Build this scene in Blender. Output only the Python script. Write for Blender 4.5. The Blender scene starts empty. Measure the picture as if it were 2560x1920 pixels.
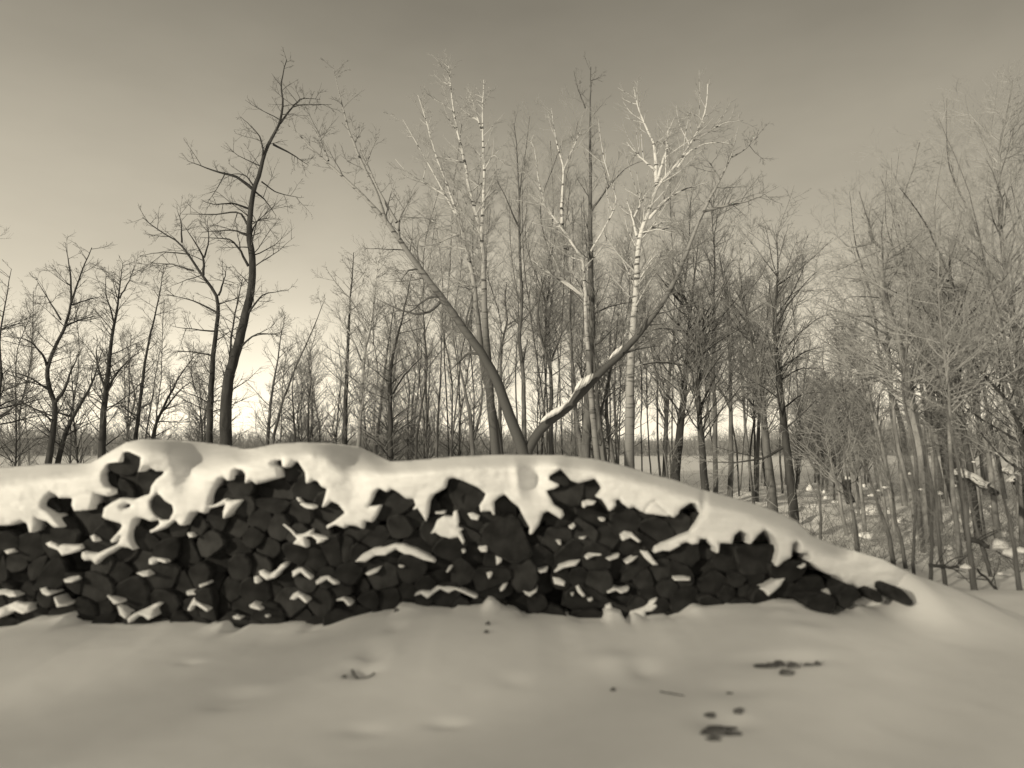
import bpy, math, random
import numpy as np
from mathutils import Vector

# ------------------------------------------------------------------ camera, sky, sun, exposure
scene = bpy.context.scene
COL = scene.collection
F = 1849.0
PITCH = math.atan(140.0 / F)
CAMZ = 1.6
cam_d = bpy.data.cameras.new('camera')
cam = bpy.data.objects.new('camera', cam_d)
COL.objects.link(cam)
cam.location = (0, 0, CAMZ)
cam.rotation_euler = (math.pi / 2 + PITCH, 0, 0)
cam_d.sensor_width = 36.0
cam_d.lens = 36.0 * F / 2560.0
cam_d.clip_start = 0.1
cam_d.clip_end = 5000
scene.camera = cam
cam_d.dof.use_dof = True
cam_d.dof.focus_distance = 19.0
cam_d.dof.aperture_fstop = cam_d.lens / 36.0      # aperture about 36 mm: the near snow and logs go soft

TINT = (1.0, 0.905, 0.715)
SUN_EL = math.radians(14.0)
SUN_H = Vector((-0.72, -0.69)).normalized()      # horizontal direction towards the sun
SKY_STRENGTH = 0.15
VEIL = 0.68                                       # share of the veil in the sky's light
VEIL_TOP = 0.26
SUN_STRENGTH = 3.4

world = bpy.data.worlds.new("World")
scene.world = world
world.use_nodes = True
nt = world.node_tree
nt.nodes.clear()
sky = nt.nodes.new('ShaderNodeTexSky')
sky.sky_type = 'NISHITA'
sky.sun_disc = False
sky.sun_elevation = SUN_EL
sky.sun_rotation = -math.atan2(SUN_H.x, SUN_H.y)
sky.altitude = 200
sky.air_density = 1.4
sky.dust_density = 0.0
sky.ozone_density = 1.0
dot = nt.nodes.new('ShaderNodeVectorMath'); dot.operation = 'DOT_PRODUCT'
dot.inputs[1].default_value = (0.60, 0.30, 0.10)      # black-and-white film weights
gam = nt.nodes.new('ShaderNodeMath'); gam.operation = 'POWER'; gam.inputs[1].default_value = 1.0
mul = nt.nodes.new('ShaderNodeVectorMath'); mul.operation = 'SCALE'
mul.inputs[0].default_value = TINT
bg = nt.nodes.new('ShaderNodeBackground'); bg.inputs['Strength'].default_value = SKY_STRENGTH
wo = nt.nodes.new('ShaderNodeOutputWorld')
nt.links.new(sky.outputs[0], dot.inputs[0])
nt.links.new(dot.outputs['Value'], gam.inputs[0])
# a thin even veil of high cloud and horizon haze over the clear sky
tcw = nt.nodes.new('ShaderNodeTexCoord'); sxw = nt.nodes.new('ShaderNodeSeparateXYZ')
nt.links.new(tcw.outputs['Generated'], sxw.inputs[0])
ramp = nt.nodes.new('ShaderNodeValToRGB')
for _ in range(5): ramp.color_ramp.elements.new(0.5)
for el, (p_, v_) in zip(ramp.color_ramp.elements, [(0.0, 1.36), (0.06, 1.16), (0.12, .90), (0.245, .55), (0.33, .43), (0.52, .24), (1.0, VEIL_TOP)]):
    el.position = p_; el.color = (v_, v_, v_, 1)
mpw = nt.nodes.new('ShaderNodeMapping'); mpw.inputs['Scale'].default_value = (1.0, 1.0, 2.6)
nzw = nt.nodes.new('ShaderNodeTexNoise'); nzw.inputs['Scale'].default_value = 2.6; nzw.inputs['Detail'].default_value = 5
nt.links.new(tcw.outputs['Generated'], mpw.inputs[0]); nt.links.new(mpw.outputs[0], nzw.inputs['Vector'])
mrw = nt.nodes.new('ShaderNodeMapRange'); mrw.inputs['From Min'].default_value = 0.3; mrw.inputs['From Max'].default_value = 0.7
mrw.inputs['To Min'].default_value = 0.85; mrw.inputs['To Max'].default_value = 1.15
nt.links.new(nzw.outputs['Fac'], mrw.inputs['Value'])
vm = nt.nodes.new('ShaderNodeMath'); vm.operation = 'MULTIPLY'
nt.links.new(sxw.outputs['Z'], ramp.inputs[0])
nt.links.new(ramp.outputs[0], vm.inputs[0]); nt.links.new(mrw.outputs[0], vm.inputs[1])
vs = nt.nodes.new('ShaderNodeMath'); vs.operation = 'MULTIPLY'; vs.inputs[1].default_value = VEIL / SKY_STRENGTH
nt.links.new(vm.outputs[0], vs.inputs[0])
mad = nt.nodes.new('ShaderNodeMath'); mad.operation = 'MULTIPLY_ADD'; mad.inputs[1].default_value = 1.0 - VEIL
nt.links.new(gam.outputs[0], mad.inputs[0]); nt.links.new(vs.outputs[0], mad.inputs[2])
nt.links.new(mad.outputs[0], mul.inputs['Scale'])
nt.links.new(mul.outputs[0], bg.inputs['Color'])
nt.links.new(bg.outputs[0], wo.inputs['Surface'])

sun_d = bpy.data.lights.new('sun', 'SUN')
sun_d.energy = SUN_STRENGTH
sun_d.angle = math.radians(1.2)
sun_d.color = (1.0, 0.90, 0.70)
sun = bpy.data.objects.new('sun', sun_d)
COL.objects.link(sun)
to_sun = Vector((SUN_H.x * math.cos(SUN_EL), SUN_H.y * math.cos(SUN_EL), math.sin(SUN_EL)))
sun.rotation_euler = to_sun.to_track_quat('Z', 'Y').to_euler()

scene.view_settings.view_transform = 'Standard'
scene.view_settings.look = 'None'
scene.view_settings.exposure = 0.0
scene.view_settings.gamma = 1.0
scene.cycles.max_bounces = 5
scene.cycles.diffuse_bounces = 3

# ------------------------------------------------------------------ helpers
cp, sp = math.cos(PITCH), math.sin(PITCH)
def P(px, py, Y):
    """world point at depth Y seen at photo pixel (px, py)"""
    a = (px - 1280.0) / F; b = (960.0 - py) / F
    s = Y / (cp - b * sp)
    return (a * s, Y, CAMZ + (sp + b * cp) * s)
def PN(px, py, Y):
    a = (px - 1280.0) / F; b = (960.0 - py) / F
    s = Y / (cp - b * sp)
    return np.stack([a * s, Y + 0 * a, CAMZ + (sp + b * cp) * s], -1)

def tag(o, label=None, cat=None, group=None, kind=None):
    if label: o['label'] = label
    if cat: o['category'] = cat
    if group: o['group'] = group
    if kind: o['kind'] = kind
    return o
def empty(name, loc=(0, 0, 0)):
    o = bpy.data.objects.new(name, None)
    o.empty_display_size = 0.2
    COL.objects.link(o); o.location = loc
    return o
def mesh_obj(name, verts, faces, mats, parent=None, smooth=True, mat_idx=None):
    me = bpy.data.meshes.new(name)
    verts = np.asarray(verts, dtype=np.float32)
    if isinstance(faces, np.ndarray):
        n, k = faces.shape
        me.vertices.add(len(verts)); me.vertices.foreach_set('co', verts.ravel())
        me.loops.add(n * k); me.loops.foreach_set('vertex_index', faces.astype(np.int32).ravel())
        me.polygons.add(n)
        me.polygons.foreach_set('loop_start', np.arange(0, n * k, k, dtype=np.int32))
        me.update(calc_edges=True)
    else:
        me.from_pydata(verts.tolist(), [], faces)
    for m in (mats if isinstance(mats, (list, tuple)) else [mats]):
        me.materials.append(m)
    if mat_idx is not None:
        me.polygons.foreach_set('material_index', np.asarray(mat_idx, dtype=np.int32))
    me.polygons.foreach_set('use_smooth', np.full(len(me.polygons), smooth, dtype=bool))
    me.validate(); me.update()
    o = bpy.data.objects.new(name, me)
    COL.objects.link(o)
    if parent:
        o.parent = parent
        o.matrix_parent_inverse = parent.matrix_basis.inverted()
    return o

# ------------------------------------------------------------------ materials
def new_mat(name):
    m = bpy.data.materials.new(name); m.use_nodes = True
    n = m.node_tree; b = n.nodes['Principled BSDF']
    return m, n, b
def noise_mat(name, c0, c1, scale=8.0, rough=0.9, stretch=(1, 1, 1), bump=0.0, bdist=0.01, detail=5.0):
    m, n, b = new_mat(name)
    tc = n.nodes.new('ShaderNodeTexCoord')
    mp = n.nodes.new('ShaderNodeMapping'); mp.inputs['Scale'].default_value = stretch
    nz = n.nodes.new('ShaderNodeTexNoise'); nz.inputs['Scale'].default_value = scale; nz.inputs['Detail'].default_value = detail
    cr = n.nodes.new('ShaderNodeValToRGB')
    cr.color_ramp.elements[0].position = 0.35; cr.color_ramp.elements[1].position = 0.65
    cr.color_ramp.elements[0].color = (c0, c0, c0, 1); cr.color_ramp.elements[1].color = (c1, c1, c1, 1)
    n.links.new(tc.outputs['Object'], mp.inputs[0]); n.links.new(mp.outputs[0], nz.inputs['Vector'])
    n.links.new(nz.outputs['Fac'], cr.inputs[0]); n.links.new(cr.outputs[0], b.inputs['Base Color'])
    b.inputs['Roughness'].default_value = rough
    b.inputs['Specular IOR Level'].default_value = 0.2
    if bump > 0:
        bp = n.nodes.new('ShaderNodeBump'); bp.inputs['Strength'].default_value = bump; bp.inputs['Distance'].default_value = bdist
        n.links.new(nz.outputs['Fac'], bp.inputs['Height']); n.links.new(bp.outputs[0], b.inputs['Normal'])
    return m
M_SNOW = noise_mat('snow', 0.80, 0.86, 3.0, 0.75, bump=0.25, bdist=0.02, detail=8)
def ground_mat():
    m = noise_mat('ground_snow', 0.84, 0.90, 2.5, 0.8, bump=0.12, bdist=0.02, detail=8)
    n = m.node_tree; b = n.nodes['Principled BSDF']
    tc = n.nodes.new('ShaderNodeTexCoord'); sx = n.nodes.new('ShaderNodeSeparateXYZ')
    nz = n.nodes.new('ShaderNodeTexNoise'); nz.inputs['Scale'].default_value = 1.1; nz.inputs['Detail'].default_value = 6
    ad = n.nodes.new('ShaderNodeMath'); ad.operation = 'MULTIPLY_ADD'; ad.inputs[1].default_value = 1.6
    mr = n.nodes.new('ShaderNodeMapRange'); mr.inputs['From Min'].default_value = 5.2; mr.inputs['From Max'].default_value = 7.4
    mix = n.nodes.new('ShaderNodeMix'); mix.data_type = 'RGBA'
    nz2 = n.nodes.new('ShaderNodeTexNoise'); nz2.inputs['Scale'].default_value = 4.0; nz2.inputs['Detail'].default_value = 9
    cr2 = n.nodes.new('ShaderNodeValToRGB'); cr2.color_ramp.elements[0].color = (.82, .82, .82, 1); cr2.color_ramp.elements[1].color = (.90, .90, .90, 1)
    n.links.new(tc.outputs['Object'], sx.inputs[0]); n.links.new(tc.outputs['Object'], nz.inputs['Vector']); n.links.new(tc.outputs['Object'], nz2.inputs['Vector'])
    n.links.new(nz.outputs['Fac'], ad.inputs[0]); n.links.new(sx.outputs['Y'], ad.inputs[2]); n.links.new(ad.outputs[0], mr.inputs['Value'])
    n.links.new(nz2.outputs['Fac'], cr2.inputs[0])
    src = b.inputs['Base Color'].links[0].from_socket
    n.links.new(mr.outputs[0], mix.inputs['Factor']); n.links.new(cr2.outputs[0], mix.inputs['A']); n.links.new(src, mix.inputs['B'])
    n.links.new(mix.outputs['Result'], b.inputs['Base Color'])
    return m
M_GROUND = ground_mat()
M_SNOW_CAP = noise_mat('drifted_snow', 0.78, 0.86, 2.2, 0.8, stretch=(1, 1, 5), bump=0.3, bdist=0.02, detail=9)
M_BARK = noise_mat('grey_bark', 0.08, 0.17, 9.0, 0.95, stretch=(1, 1, 0.25), bump=0.5, bdist=0.02)
M_PALEBARK = noise_mat('pale_grey_bark', 0.14, 0.32, 7.0, 0.95, stretch=(1, 1, 0.25), bump=0.5, bdist=0.02)
M_DARKBARK = noise_mat('dark_bark', 0.035, 0.075, 9.0, 0.95, stretch=(1, 1, 0.25), bump=0.5, bdist=0.02)
M_TWIG = noise_mat('twig_bark', 0.09, 0.16, 2.0, 0.95)
M_MIDTWIG = noise_mat('grey_twig_bark', 0.2, 0.36, 1.2, 0.95)
M_PALETWIG = noise_mat('pale_twig_bark', 0.34, 0.52, 2.0, 0.9)
M_LOGBARK = noise_mat('log_bark', 0.018, 0.045, 14.0, 0.95, bump=0.6, bdist=0.01)
M_LOGFACE = noise_mat('split_wood', 0.012, 0.034, 7.0, 0.9, stretch=(1, 1, 1), bump=0.4, bdist=0.008)
M_LOGPALE = noise_mat('pale_split_wood', 0.018, 0.048, 7.0, 0.9, bump=0.4, bdist=0.008)
M_THICKET = noise_mat('thicket_bark', 0.22, 0.38, 0.35, 0.95)
M_DIRT = noise_mat('dirty_bark', 0.07, 0.2, 20.0, 0.95, bump=0.5)
M_BLOCKER = noise_mat('sun_blocker_needles', 0.03, 0.06, 3.0, 0.9)  # for the added, unseen sun blocker only

def birch_mat(name='birch_bark', z0=2.6, z1=5.0, pale=0.70, low=0.12):
    m, n, b = new_mat(name)
    tc = n.nodes.new('ShaderNodeTexCoord')
    mp = n.nodes.new('ShaderNodeMapping'); mp.inputs['Scale'].default_value = (1.2, 1.2, 6.0)
    nz = n.nodes.new('ShaderNodeTexNoise'); nz.inputs['Scale'].default_value = 2.2; nz.inputs['Detail'].default_value = 4
    cr = n.nodes.new('ShaderNodeValToRGB')
    e = cr.color_ramp.elements
    e[0].position = 0.36; e[0].color = (0.07, 0.07, 0.07, 1)
    e[1].position = 0.45; e[1].color = (pale, pale, pale, 1)
    # rough grey bark on the old lower trunk, white skin higher up
    sx = n.nodes.new('ShaderNodeSeparateXYZ')
    mr = n.nodes.new('ShaderNodeMapRange')
    mr.inputs['From Min'].default_value = z0; mr.inputs['From Max'].default_value = z1
    mix = n.nodes.new('ShaderNodeMix'); mix.data_type = 'RGBA'
    mix.inputs['A'].default_value = (low, low, low, 1)
    n.links.new(tc.outputs['Object'], mp.inputs[0]); n.links.new(mp.outputs[0], nz.inputs['Vector'])
    n.links.new(nz.outputs['Fac'], cr.inputs[0])
    n.links.new(tc.outputs['Object'], sx.inputs[0]); n.links.new(sx.outputs['Z'], mr.inputs['Value'])
    n.links.new(mr.outputs[0], mix.inputs['Factor']); n.links.new(cr.outputs[0], mix.inputs['B'])
    n.links.new(mix.outputs['Result'], b.inputs['Base Color'])
    b.inputs['Roughness'].default_value = 0.7
    b.inputs['Specular IOR Level'].default_value = 0.2
    return m
M_BIRCH = birch_mat(z0=1.2, z1=6.5, low=0.16)
M_ASPEN = birch_mat('aspen_bark', 4.0, 8.0, 0.62, 0.10)
M_MAPLE = birch_mat('young_maple_bark', 3.5, 7.0, 0.38, 0.09)

# ------------------------------------------------------------------ traced outlines (photo pixels)
def c1(*p): return [(x * 0.40687, 1060 + y * 0.40687) for x, y in p]
def c2(*p): return [(800 + x * 0.40687, 1060 + y * 0.40687) for x, y in p]
def c3(*p): return [(1600 + x * 0.434, 1060 + y * 0.434) for x, y in p]
def q4(*p): return [(x * 0.40992, 500 + y * 0.40992) for x, y in p]           # crop of the left trees
def q5(*p): return [(800 + x * 0.40992, 500 + y * 0.40992) for x, y in p]     # middle
def q6(*p): return [(1600 + x * 0.47013, 500 + y * 0.47013) for x, y in p]    # right
def q7(*p): return [(300 + x * 0.40687, 80 + y * 0.40687) for x, y in p]      # upper left
def q8(*p): return [(960 + x * 0.47016, 120 + y * 0.47016) for x, y in p]     # upper middle
def q9(*p): return [(2000 + x * 0.42200, 200 + y * 0.42200) for x, y in p]    # upper right
def q0(*p): return [(2000 + x * 0.27119, 800 + y * 0.27119) for x, y in p]    # right wood

SIL = [(-320, 1176)] + c1((0, 268), (290, 245), (560, 240), (690, 160), (780, 110), (880, 92), (1050, 100), (1250, 112), (1400, 130), (1500, 153)) \
    + c1((1550, 150), (1700, 120), (1850, 112), (2000, 118)) + c2((0, 115), (130, 125), (240, 140), (330, 180), (430, 228), (600, 220), (750, 205), (900, 195), (1150, 187),
    (1300, 190), (1480, 190), (1700, 215), (1900, 265), (2050, 310)) + c3((0, 275), (200, 320), (350, 375), (600, 440), (750, 490), (900, 560), (980, 640), (1100, 690),
    (1250, 735), (1400, 780), (1500, 830), (1600, 875), (1750, 925), (1850, 965), (1960, 1020), (2100, 1060), (2300, 1150))
# front lip of the drift: below it the snow hangs down the face of the pile
LIP = [(-320, 1240), (0, 1222), (120, 1202), (200, 1178), (281, 1134), (317, 1113), (358, 1106), (400, 1112), (432, 1130), (446, 1165), (455, 1192), (509, 1189),
       (541, 1166), (578, 1145), (631, 1127), (692, 1116), (753, 1113), (800, 1120), (835, 1145), (862, 1178), (881, 1188), (922, 1172), (975, 1163), (1044, 1158),
       (1105, 1153), (1166, 1151), (1268, 1152), (1310, 1156), (1350, 1152), (1402, 1146), (1492, 1158), (1573, 1182), (1634, 1203), (1700, 1222), (1860, 1280),
       (1990, 1335), (2080, 1390), (2210, 1430), (2300, 1465), (2400, 1500), (2600, 1560)]
CAP_LOW = c1((-800, 640), (0, 625), (75, 622), (130, 595), (165, 610), (180, 665), (205, 668), (222, 620), (215, 580), (250, 590), (290, 600), (330, 635), (385, 638), (340, 590),
    (300, 545), (250, 510), (262, 480), (285, 440), (310, 420), (345, 435), (360, 455), (445, 455), (440, 500), (455, 535), (550, 530), (572, 480), (580, 430), (620, 435),
    (660, 445), (700, 430), (695, 400), (650, 385), (630, 350), (625, 310), (660, 240), (735, 235), (760, 170), (790, 168), (865, 205), (860, 260), (845, 305), (885, 265),
    (915, 262), (960, 290), (1020, 290), (1000, 310), (960, 340), (930, 380), (920, 430), (870, 445), (820, 468), (800, 460), (740, 455), (690, 480), (640, 515), (628, 570),
    (650, 585), (740, 610), (752, 625), (740, 645), (720, 670), (675, 720), (690, 730), (735, 688), (750, 690), (720, 740), (650, 770), (590, 800), (545, 795), (505, 785),
    (500, 820), (520, 840), (560, 835), (590, 865), (620, 830), (680, 790), (740, 755), (790, 760), (820, 775), (830, 770), (810, 740), (800, 700), (805, 640), (820, 590),
    (850, 575), (880, 580), (930, 600), (965, 580), (985, 612), (950, 640), (920, 655), (925, 672), (1020, 635), (1060, 600), (1080, 590), (1100, 620), (1130, 625), (1150, 590),
    (1180, 545), (1220, 540), (1260, 550), (1275, 520), (1330, 510), (1390, 485), (1370, 540), (1370, 590), (1400, 560), (1430, 530), (1495, 465), (1400, 470), (1385, 455),
    (1350, 480), (1310, 500), (1280, 498), (1290, 450), (1320, 390), (1345, 335), (1370, 325), (1400, 350), (1420, 345), (1430, 285), (1450, 275), (1490, 285), (1508, 310),
    (1505, 370), (1540, 345), (1575, 370), (1640, 350), (1715, 330), (1705, 270), (1660, 245), (1690, 225), (1730, 218), (1733, 260), (1760, 270), (1800, 235), (1830, 230),
    (1850, 260), (1875, 300), (1880, 370), (1920, 345), (1950, 350), (1975, 385), (2008, 400), (1995, 450), (1975, 520), (2000, 500), (2030, 472), (2080, 495), (2120, 545),
    (2050, 600), (2005, 625), (2010, 645), (2060, 620), (2110, 640), (2125, 640)) \
  + c2((160, 622), (215, 625), (265, 645), (272, 600), (300, 600), (320, 605), (350, 560), (375, 500), (330, 505), (290, 510), (310, 480), (340, 410), (365, 395), (410, 420),
    (440, 398), (480, 420), (530, 460), (575, 460), (588, 500), (565, 530), (600, 520), (635, 570), (650, 600), (662, 560), (670, 480), (690, 440), (770, 395), (785, 340),
    (820, 330), (880, 350), (970, 390), (1020, 430), (1000, 470), (980, 500), (985, 540), (1050, 535), (1075, 580), (1068, 480), (1100, 450), (1135, 432), (1180, 480),
    (1220, 510), (1250, 570), (1290, 640), (1285, 690), (1310, 670), (1345, 620), (1370, 550), (1400, 535), (1440, 560), (1480, 585), (1500, 560), (1490, 530), (1440, 500),
    (1420, 460), (1390, 410), (1440, 400), (1480, 375), (1410, 345), (1410, 320), (1480, 278), (1520, 320), (1545, 350), (1590, 365), (1690, 335), (1720, 370), (1740, 400),
    (1700, 450), (1735, 465), (1760, 500), (1780, 535), (1800, 525), (1820, 500), (1812, 470), (1840, 462), (1860, 490), (1900, 520), (1930, 510), (1975, 540), (1995, 540),
    (2015, 500), (2055, 472), (2090, 505), (2150, 570), (2185, 575)) \
  + c3((5, 512), (30, 510), (40, 480), (80, 445), (120, 475), (150, 500), (190, 540), (220, 520), (230, 495), (290, 455), (320, 455), (345, 495), (360, 520), (330, 570), (290, 620),
    (220, 650), (150, 680), (90, 705), (80, 735), (110, 735), (190, 715), (240, 690), (270, 680), (300, 695), (335, 690), (345, 660), (390, 665), (410, 695), (440, 720),
    (440, 745), (455, 740), (460, 685), (530, 690), (545, 640), (580, 612), (625, 640), (635, 685), (610, 695), (640, 690), (680, 640), (720, 607), (760, 640), (790, 690),
    (795, 740), (775, 810), (790, 825), (830, 790), (870, 770), (880, 690), (905, 670), (925, 700), (920, 745), (970, 745), (985, 770), (960, 785), (1000, 810), (1050, 850),
    (1080, 865), (1140, 880), (1170, 910), (1165, 960), (1200, 930), (1230, 925), (1270, 970), (1280, 1000), (1230, 1020), (1220, 1050), (1190, 1075))
CAP_POLY = CAP_LOW + [(2112, 1560), (2330, 1560), (2345, 1470)] + [p for p in SIL[::-1] if p[0] < 2340]
HOLES = [c1((920, 480), (965, 425), (1010, 470), (1060, 500), (1065, 540), (1040, 590), (990, 590), (945, 550), (925, 510)),
         c1((735, 510), (770, 488), (812, 495), (790, 515), (750, 525))]
CONTACT = [(-400, 1575)] + c1((0, 1275), (70, 1260), (160, 1215), (300, 1205), (420, 1175), (430, 1235), (580, 1245), (690, 1255), (860, 1255), (1040, 1235), (1250, 1250),
    (1385, 1220), (1410, 1265), (1450, 1275), (1510, 1250), (1650, 1255), (1830, 1255), (1900, 1270), (2000, 1255)) + c2((0, 1260), (150, 1215), (300, 1180), (440, 1165),
    (480, 1120), (560, 1125), (640, 1140), (700, 1145), (820, 1150), (840, 1130), (990, 1130), (1035, 1075), (1060, 1080), (1110, 1135), (1200, 1160), (1240, 1190),
    (1400, 1190), (1500, 1190), (1600, 1215), (1740, 1210), (1770, 1140), (1850, 1160), (1890, 1225), (1930, 1160), (2000, 1195), (2150, 1190)) \
  + c3((30, 1120), (150, 1110), (240, 1095), (310, 1055), (330, 1050), (390, 1060), (690, 1050), (800, 1030), (930, 1035), (1000, 1080), (1080, 1110), (1140, 1080),
    (1190, 1070), (1240, 1045), (1290, 1055), (1400, 1070)) + [(2250, 1532), (2350, 1545), (2560, 1562), (2960, 1590)]

PATCHES = [
    c1((25, 780), (60, 765), (95, 765), (80, 790), (45, 800)),
    c1((280, 735), (310, 720), (345, 735), (360, 750), (380, 740), (500, 745), (505, 765), (440, 795), (380, 810), (355, 775), (300, 755)),
    c1((555, 690), (580, 675), (592, 700), (590, 725), (570, 720)),
    c1((915, 830), (940, 815), (985, 820), (1025, 835), (1020, 855), (965, 840), (935, 865), (915, 860)),
    c1((835, 915), (880, 905), (920, 895), (915, 935), (880, 938)),
    c1((390, 955), (430, 940), (495, 930), (490, 950), (440, 975), (400, 975)),
    c1((1150, 670), (1190, 670), (1185, 695), (1160, 695)),
    c1((1690, 580), (1725, 590), (1790, 645), (1820, 680), (1865, 675), (1920, 645), (1915, 675), (1960, 685), (2025, 705), (1960, 728), (1915, 690), (1870, 695), (1885, 760),
       (1855, 750), (1800, 735), (1825, 705), (1780, 655), (1720, 610)),
    c1((1835, 488), (1870, 483), (1930, 503), (1925, 524), (1880, 517)),
    c1((1818, 452), (1842, 452), (1852, 482), (1833, 474)),
    c1((1560, 940), (1590, 935), (1587, 980), (1565, 977)),
    c1((1590, 905), (1620, 895), (1660, 920), (1700, 895), (1730, 860), (1765, 860), (1750, 885), (1715, 910), (1690, 945), (1640, 960), (1600, 930)),
    c1((1795, 905), (1830, 885), (1860, 882), (1880, 900), (1918, 940), (1908, 958), (1875, 935), (1850, 910), (1825, 925), (1800, 942)),
    c1((1940, 965), (1970, 940), (2020, 928), (2060, 958), (2077, 985), (2040, 980), (2010, 955), (1975, 975), (1945, 988)),
    c1((1780, 1075), (1800, 1045), (1830, 1028), (1865, 1050), (1897, 1090), (1880, 1102), (1835, 1064), (1810, 1080)),
    c1((2060, 1085), (2110, 1063), (2142, 1083), (2157, 1115), (2138, 1117), (2110, 1084)),
    c1((1145, 1028), (1195, 1023), (1202, 1047), (1150, 1052)),
    c1((1220, 990), (1282, 966), (1278, 986), (1230, 1006)),
    c1((1152, 1140), (1172, 1100), (1195, 1063), (1217, 1086), (1288, 1138), (1272, 1154), (1210, 1114), (1182, 1124), (1165, 1152)),
    c1((1530, 1115), (1560, 1095), (1590, 1108), (1606, 1145), (1570, 1137), (1540, 1128)),
    c1((1428, 1180), (1460, 1168), (1492, 1190), (1470, 1202), (1440, 1197)),
    c1((1620, 1175), (1655, 1170), (1647, 1192)),
    c1((-20, 1020), (40, 1013), (90, 1028), (107, 1060), (60, 1064), (30, 1048), (-20, 1050)),
    c1((-40, 1150), (0, 1130), (50, 1110), (100, 1090), (150, 1103), (190, 1105), (180, 1150), (140, 1168), (90, 1148), (50, 1158), (0, 1190), (-40, 1200)),
    c1((245, 1013), (280, 1003), (327, 1045), (290, 1057), (260, 1042)),
    c1((325, 1060), (345, 1063), (372, 1098), (422, 1115), (350, 1128)),
    c1((650, 1048), (700, 1066), (742, 1083), (735, 1104), (700, 1108)),
    c1((720, 1118), (760, 1128), (787, 1165), (770, 1198), (735, 1172)),
    c1((780, 1195), (820, 1165), (900, 1130), (960, 1100), (1000, 1100), (950, 1140), (940, 1190), (910, 1205), (880, 1180), (850, 1175), (790, 1228)),
    c2((-20, 690), (50, 698), (20, 725), (-20, 735)),
    c2((215, 845), (260, 800), (330, 765), (400, 755), (460, 735), (520, 738), (590, 768), (650, 798), (700, 828), (707, 852), (640, 838), (560, 804), (520, 800), (465, 770),
       (400, 808), (340, 808), (280, 848)),
    c2((278, 920), (320, 898), (377, 876), (350, 912), (300, 932)),
    c2((480, 863), (510, 860), (517, 880), (490, 882)),
    c2((680, 675), (700, 640), (720, 590), (760, 565), (815, 570), (820, 540), (845, 528), (852, 560), (855, 600), (850, 630), (882, 645), (862, 662), (887, 720), (880, 745),
       (850, 695), (800, 705), (740, 690), (710, 668)),
    c2((905, 548), (940, 543), (982, 565), (970, 592), (930, 585)),
    c2((868, 768), (890, 763), (895, 785), (878, 797)),
    c2((970, 760), (1000, 738), (1030, 743), (1027, 785), (990, 787)),
    c2((1080, 813), (1132, 803), (1112, 850), (1085, 867)),
    c2((1020, 910), (1050, 888), (1072, 893), (1050, 942), (1035, 952)),
    c2((775, 907), (790, 880), (822, 863), (802, 895), (782, 914)),
    c2((708, 538), (770, 534), (768, 552), (712, 552)),
    c2((-30, 975), (0, 958), (30, 933), (60, 928), (107, 983), (85, 988), (50, 950), (0, 980)),
    c2((570, 1060), (620, 1022), (680, 1028), (720, 992), (760, 997), (800, 992), (850, 1002), (910, 1032), (972, 1063), (950, 1072), (890, 1044), (830, 1019), (790, 1039),
       (740, 1014), (700, 1039), (660, 1073), (620, 1044)),
    c2((1103, 1020), (1125, 983), (1157, 968), (1137, 1010), (1115, 1030)),
    c2((1240, 1018), (1290, 1030), (1337, 998), (1332, 1030), (1290, 1062), (1265, 1047)),
    c2((1338, 900), (1402, 883), (1392, 907), (1355, 917)),
    c2((1425, 933), (1470, 943), (1507, 970), (1500, 997), (1440, 982)),
    c2((1438, 910), (1470, 868), (1530, 843), (1602, 833), (1572, 872), (1500, 884), (1455, 908)),
    c2((1625, 815), (1650, 783), (1727, 788), (1732, 806), (1680, 812), (1640, 834)),
    c2((1758, 827), (1790, 803), (1842, 798), (1832, 822), (1780, 840)),
    c2((1873, 850), (1920, 818), (1957, 808), (1922, 842), (1885, 862)),
    c2((1973, 785), (2012, 778), (2042, 820), (2078, 865), (2050, 868), (2008, 812)),
    c2((2050, 790), (2090, 745), (2150, 718), (2215, 698), (2215, 747), (2150, 782), (2110, 778), (2060, 793)),
    c2((1845, 680), (1870, 658), (1920, 667), (1972, 720), (1958, 730), (1910, 698), (1860, 718)),
    c2((1613, 480), (1650, 468), (1697, 476), (1680, 497), (1640, 502), (1620, 518)),
    c2((1718, 580), (1757, 580), (1747, 597), (1725, 598)),
    c2((1533, 640), (1560, 610), (1572, 625), (1550, 648)),
    c2((1588, 702), (1642, 686), (1622, 708)),
    c2((1448, 713), (1480, 712), (1482, 742), (1468, 742)),
    c2((1570, 998), (1590, 988), (1612, 1030), (1632, 1055), (1615, 1063), (1583, 1032)),
    c2((1538, 1040), (1562, 1033), (1552, 1062)),
    c2((1643, 1080), (1672, 1058), (1677, 1082), (1655, 1092)),
    c2((1758, 1040), (1800, 1003), (1840, 1012), (1902, 1003), (1892, 1027), (1850, 1042), (1820, 1022), (1780, 1037)),
    c2((2168, 938), (2214, 932), (2214, 962), (2180, 960)),
    c2((1890, 1250), (1908, 1150), (1990, 1118), (2030, 1080), (2072, 1065), (2080, 1120), (2040, 1150), (2000, 1155), (2005, 1250)),
    c2((1745, 1250), (1755, 1150), (1755, 1115), (1785, 1100), (1800, 1135), (1845, 1145), (1865, 1190), (1905, 1250)),
    c3((-5, 728), (30, 728), (60, 773), (102, 810), (75, 814), (28, 772)),
    c3((193, 880), (250, 876), (292, 885), (287, 902), (200, 902)),
    c3((688, 950), (740, 918), (790, 893), (837, 888), (812, 930), (780, 960), (740, 992), (715, 962)),
    c3((1030, 990), (1060, 960), (1095, 938), (1122, 968), (1127, 992), (1080, 987)),
    c3((915, 822), (935, 798), (957, 803), (952, 822), (925, 833)),
]

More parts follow.
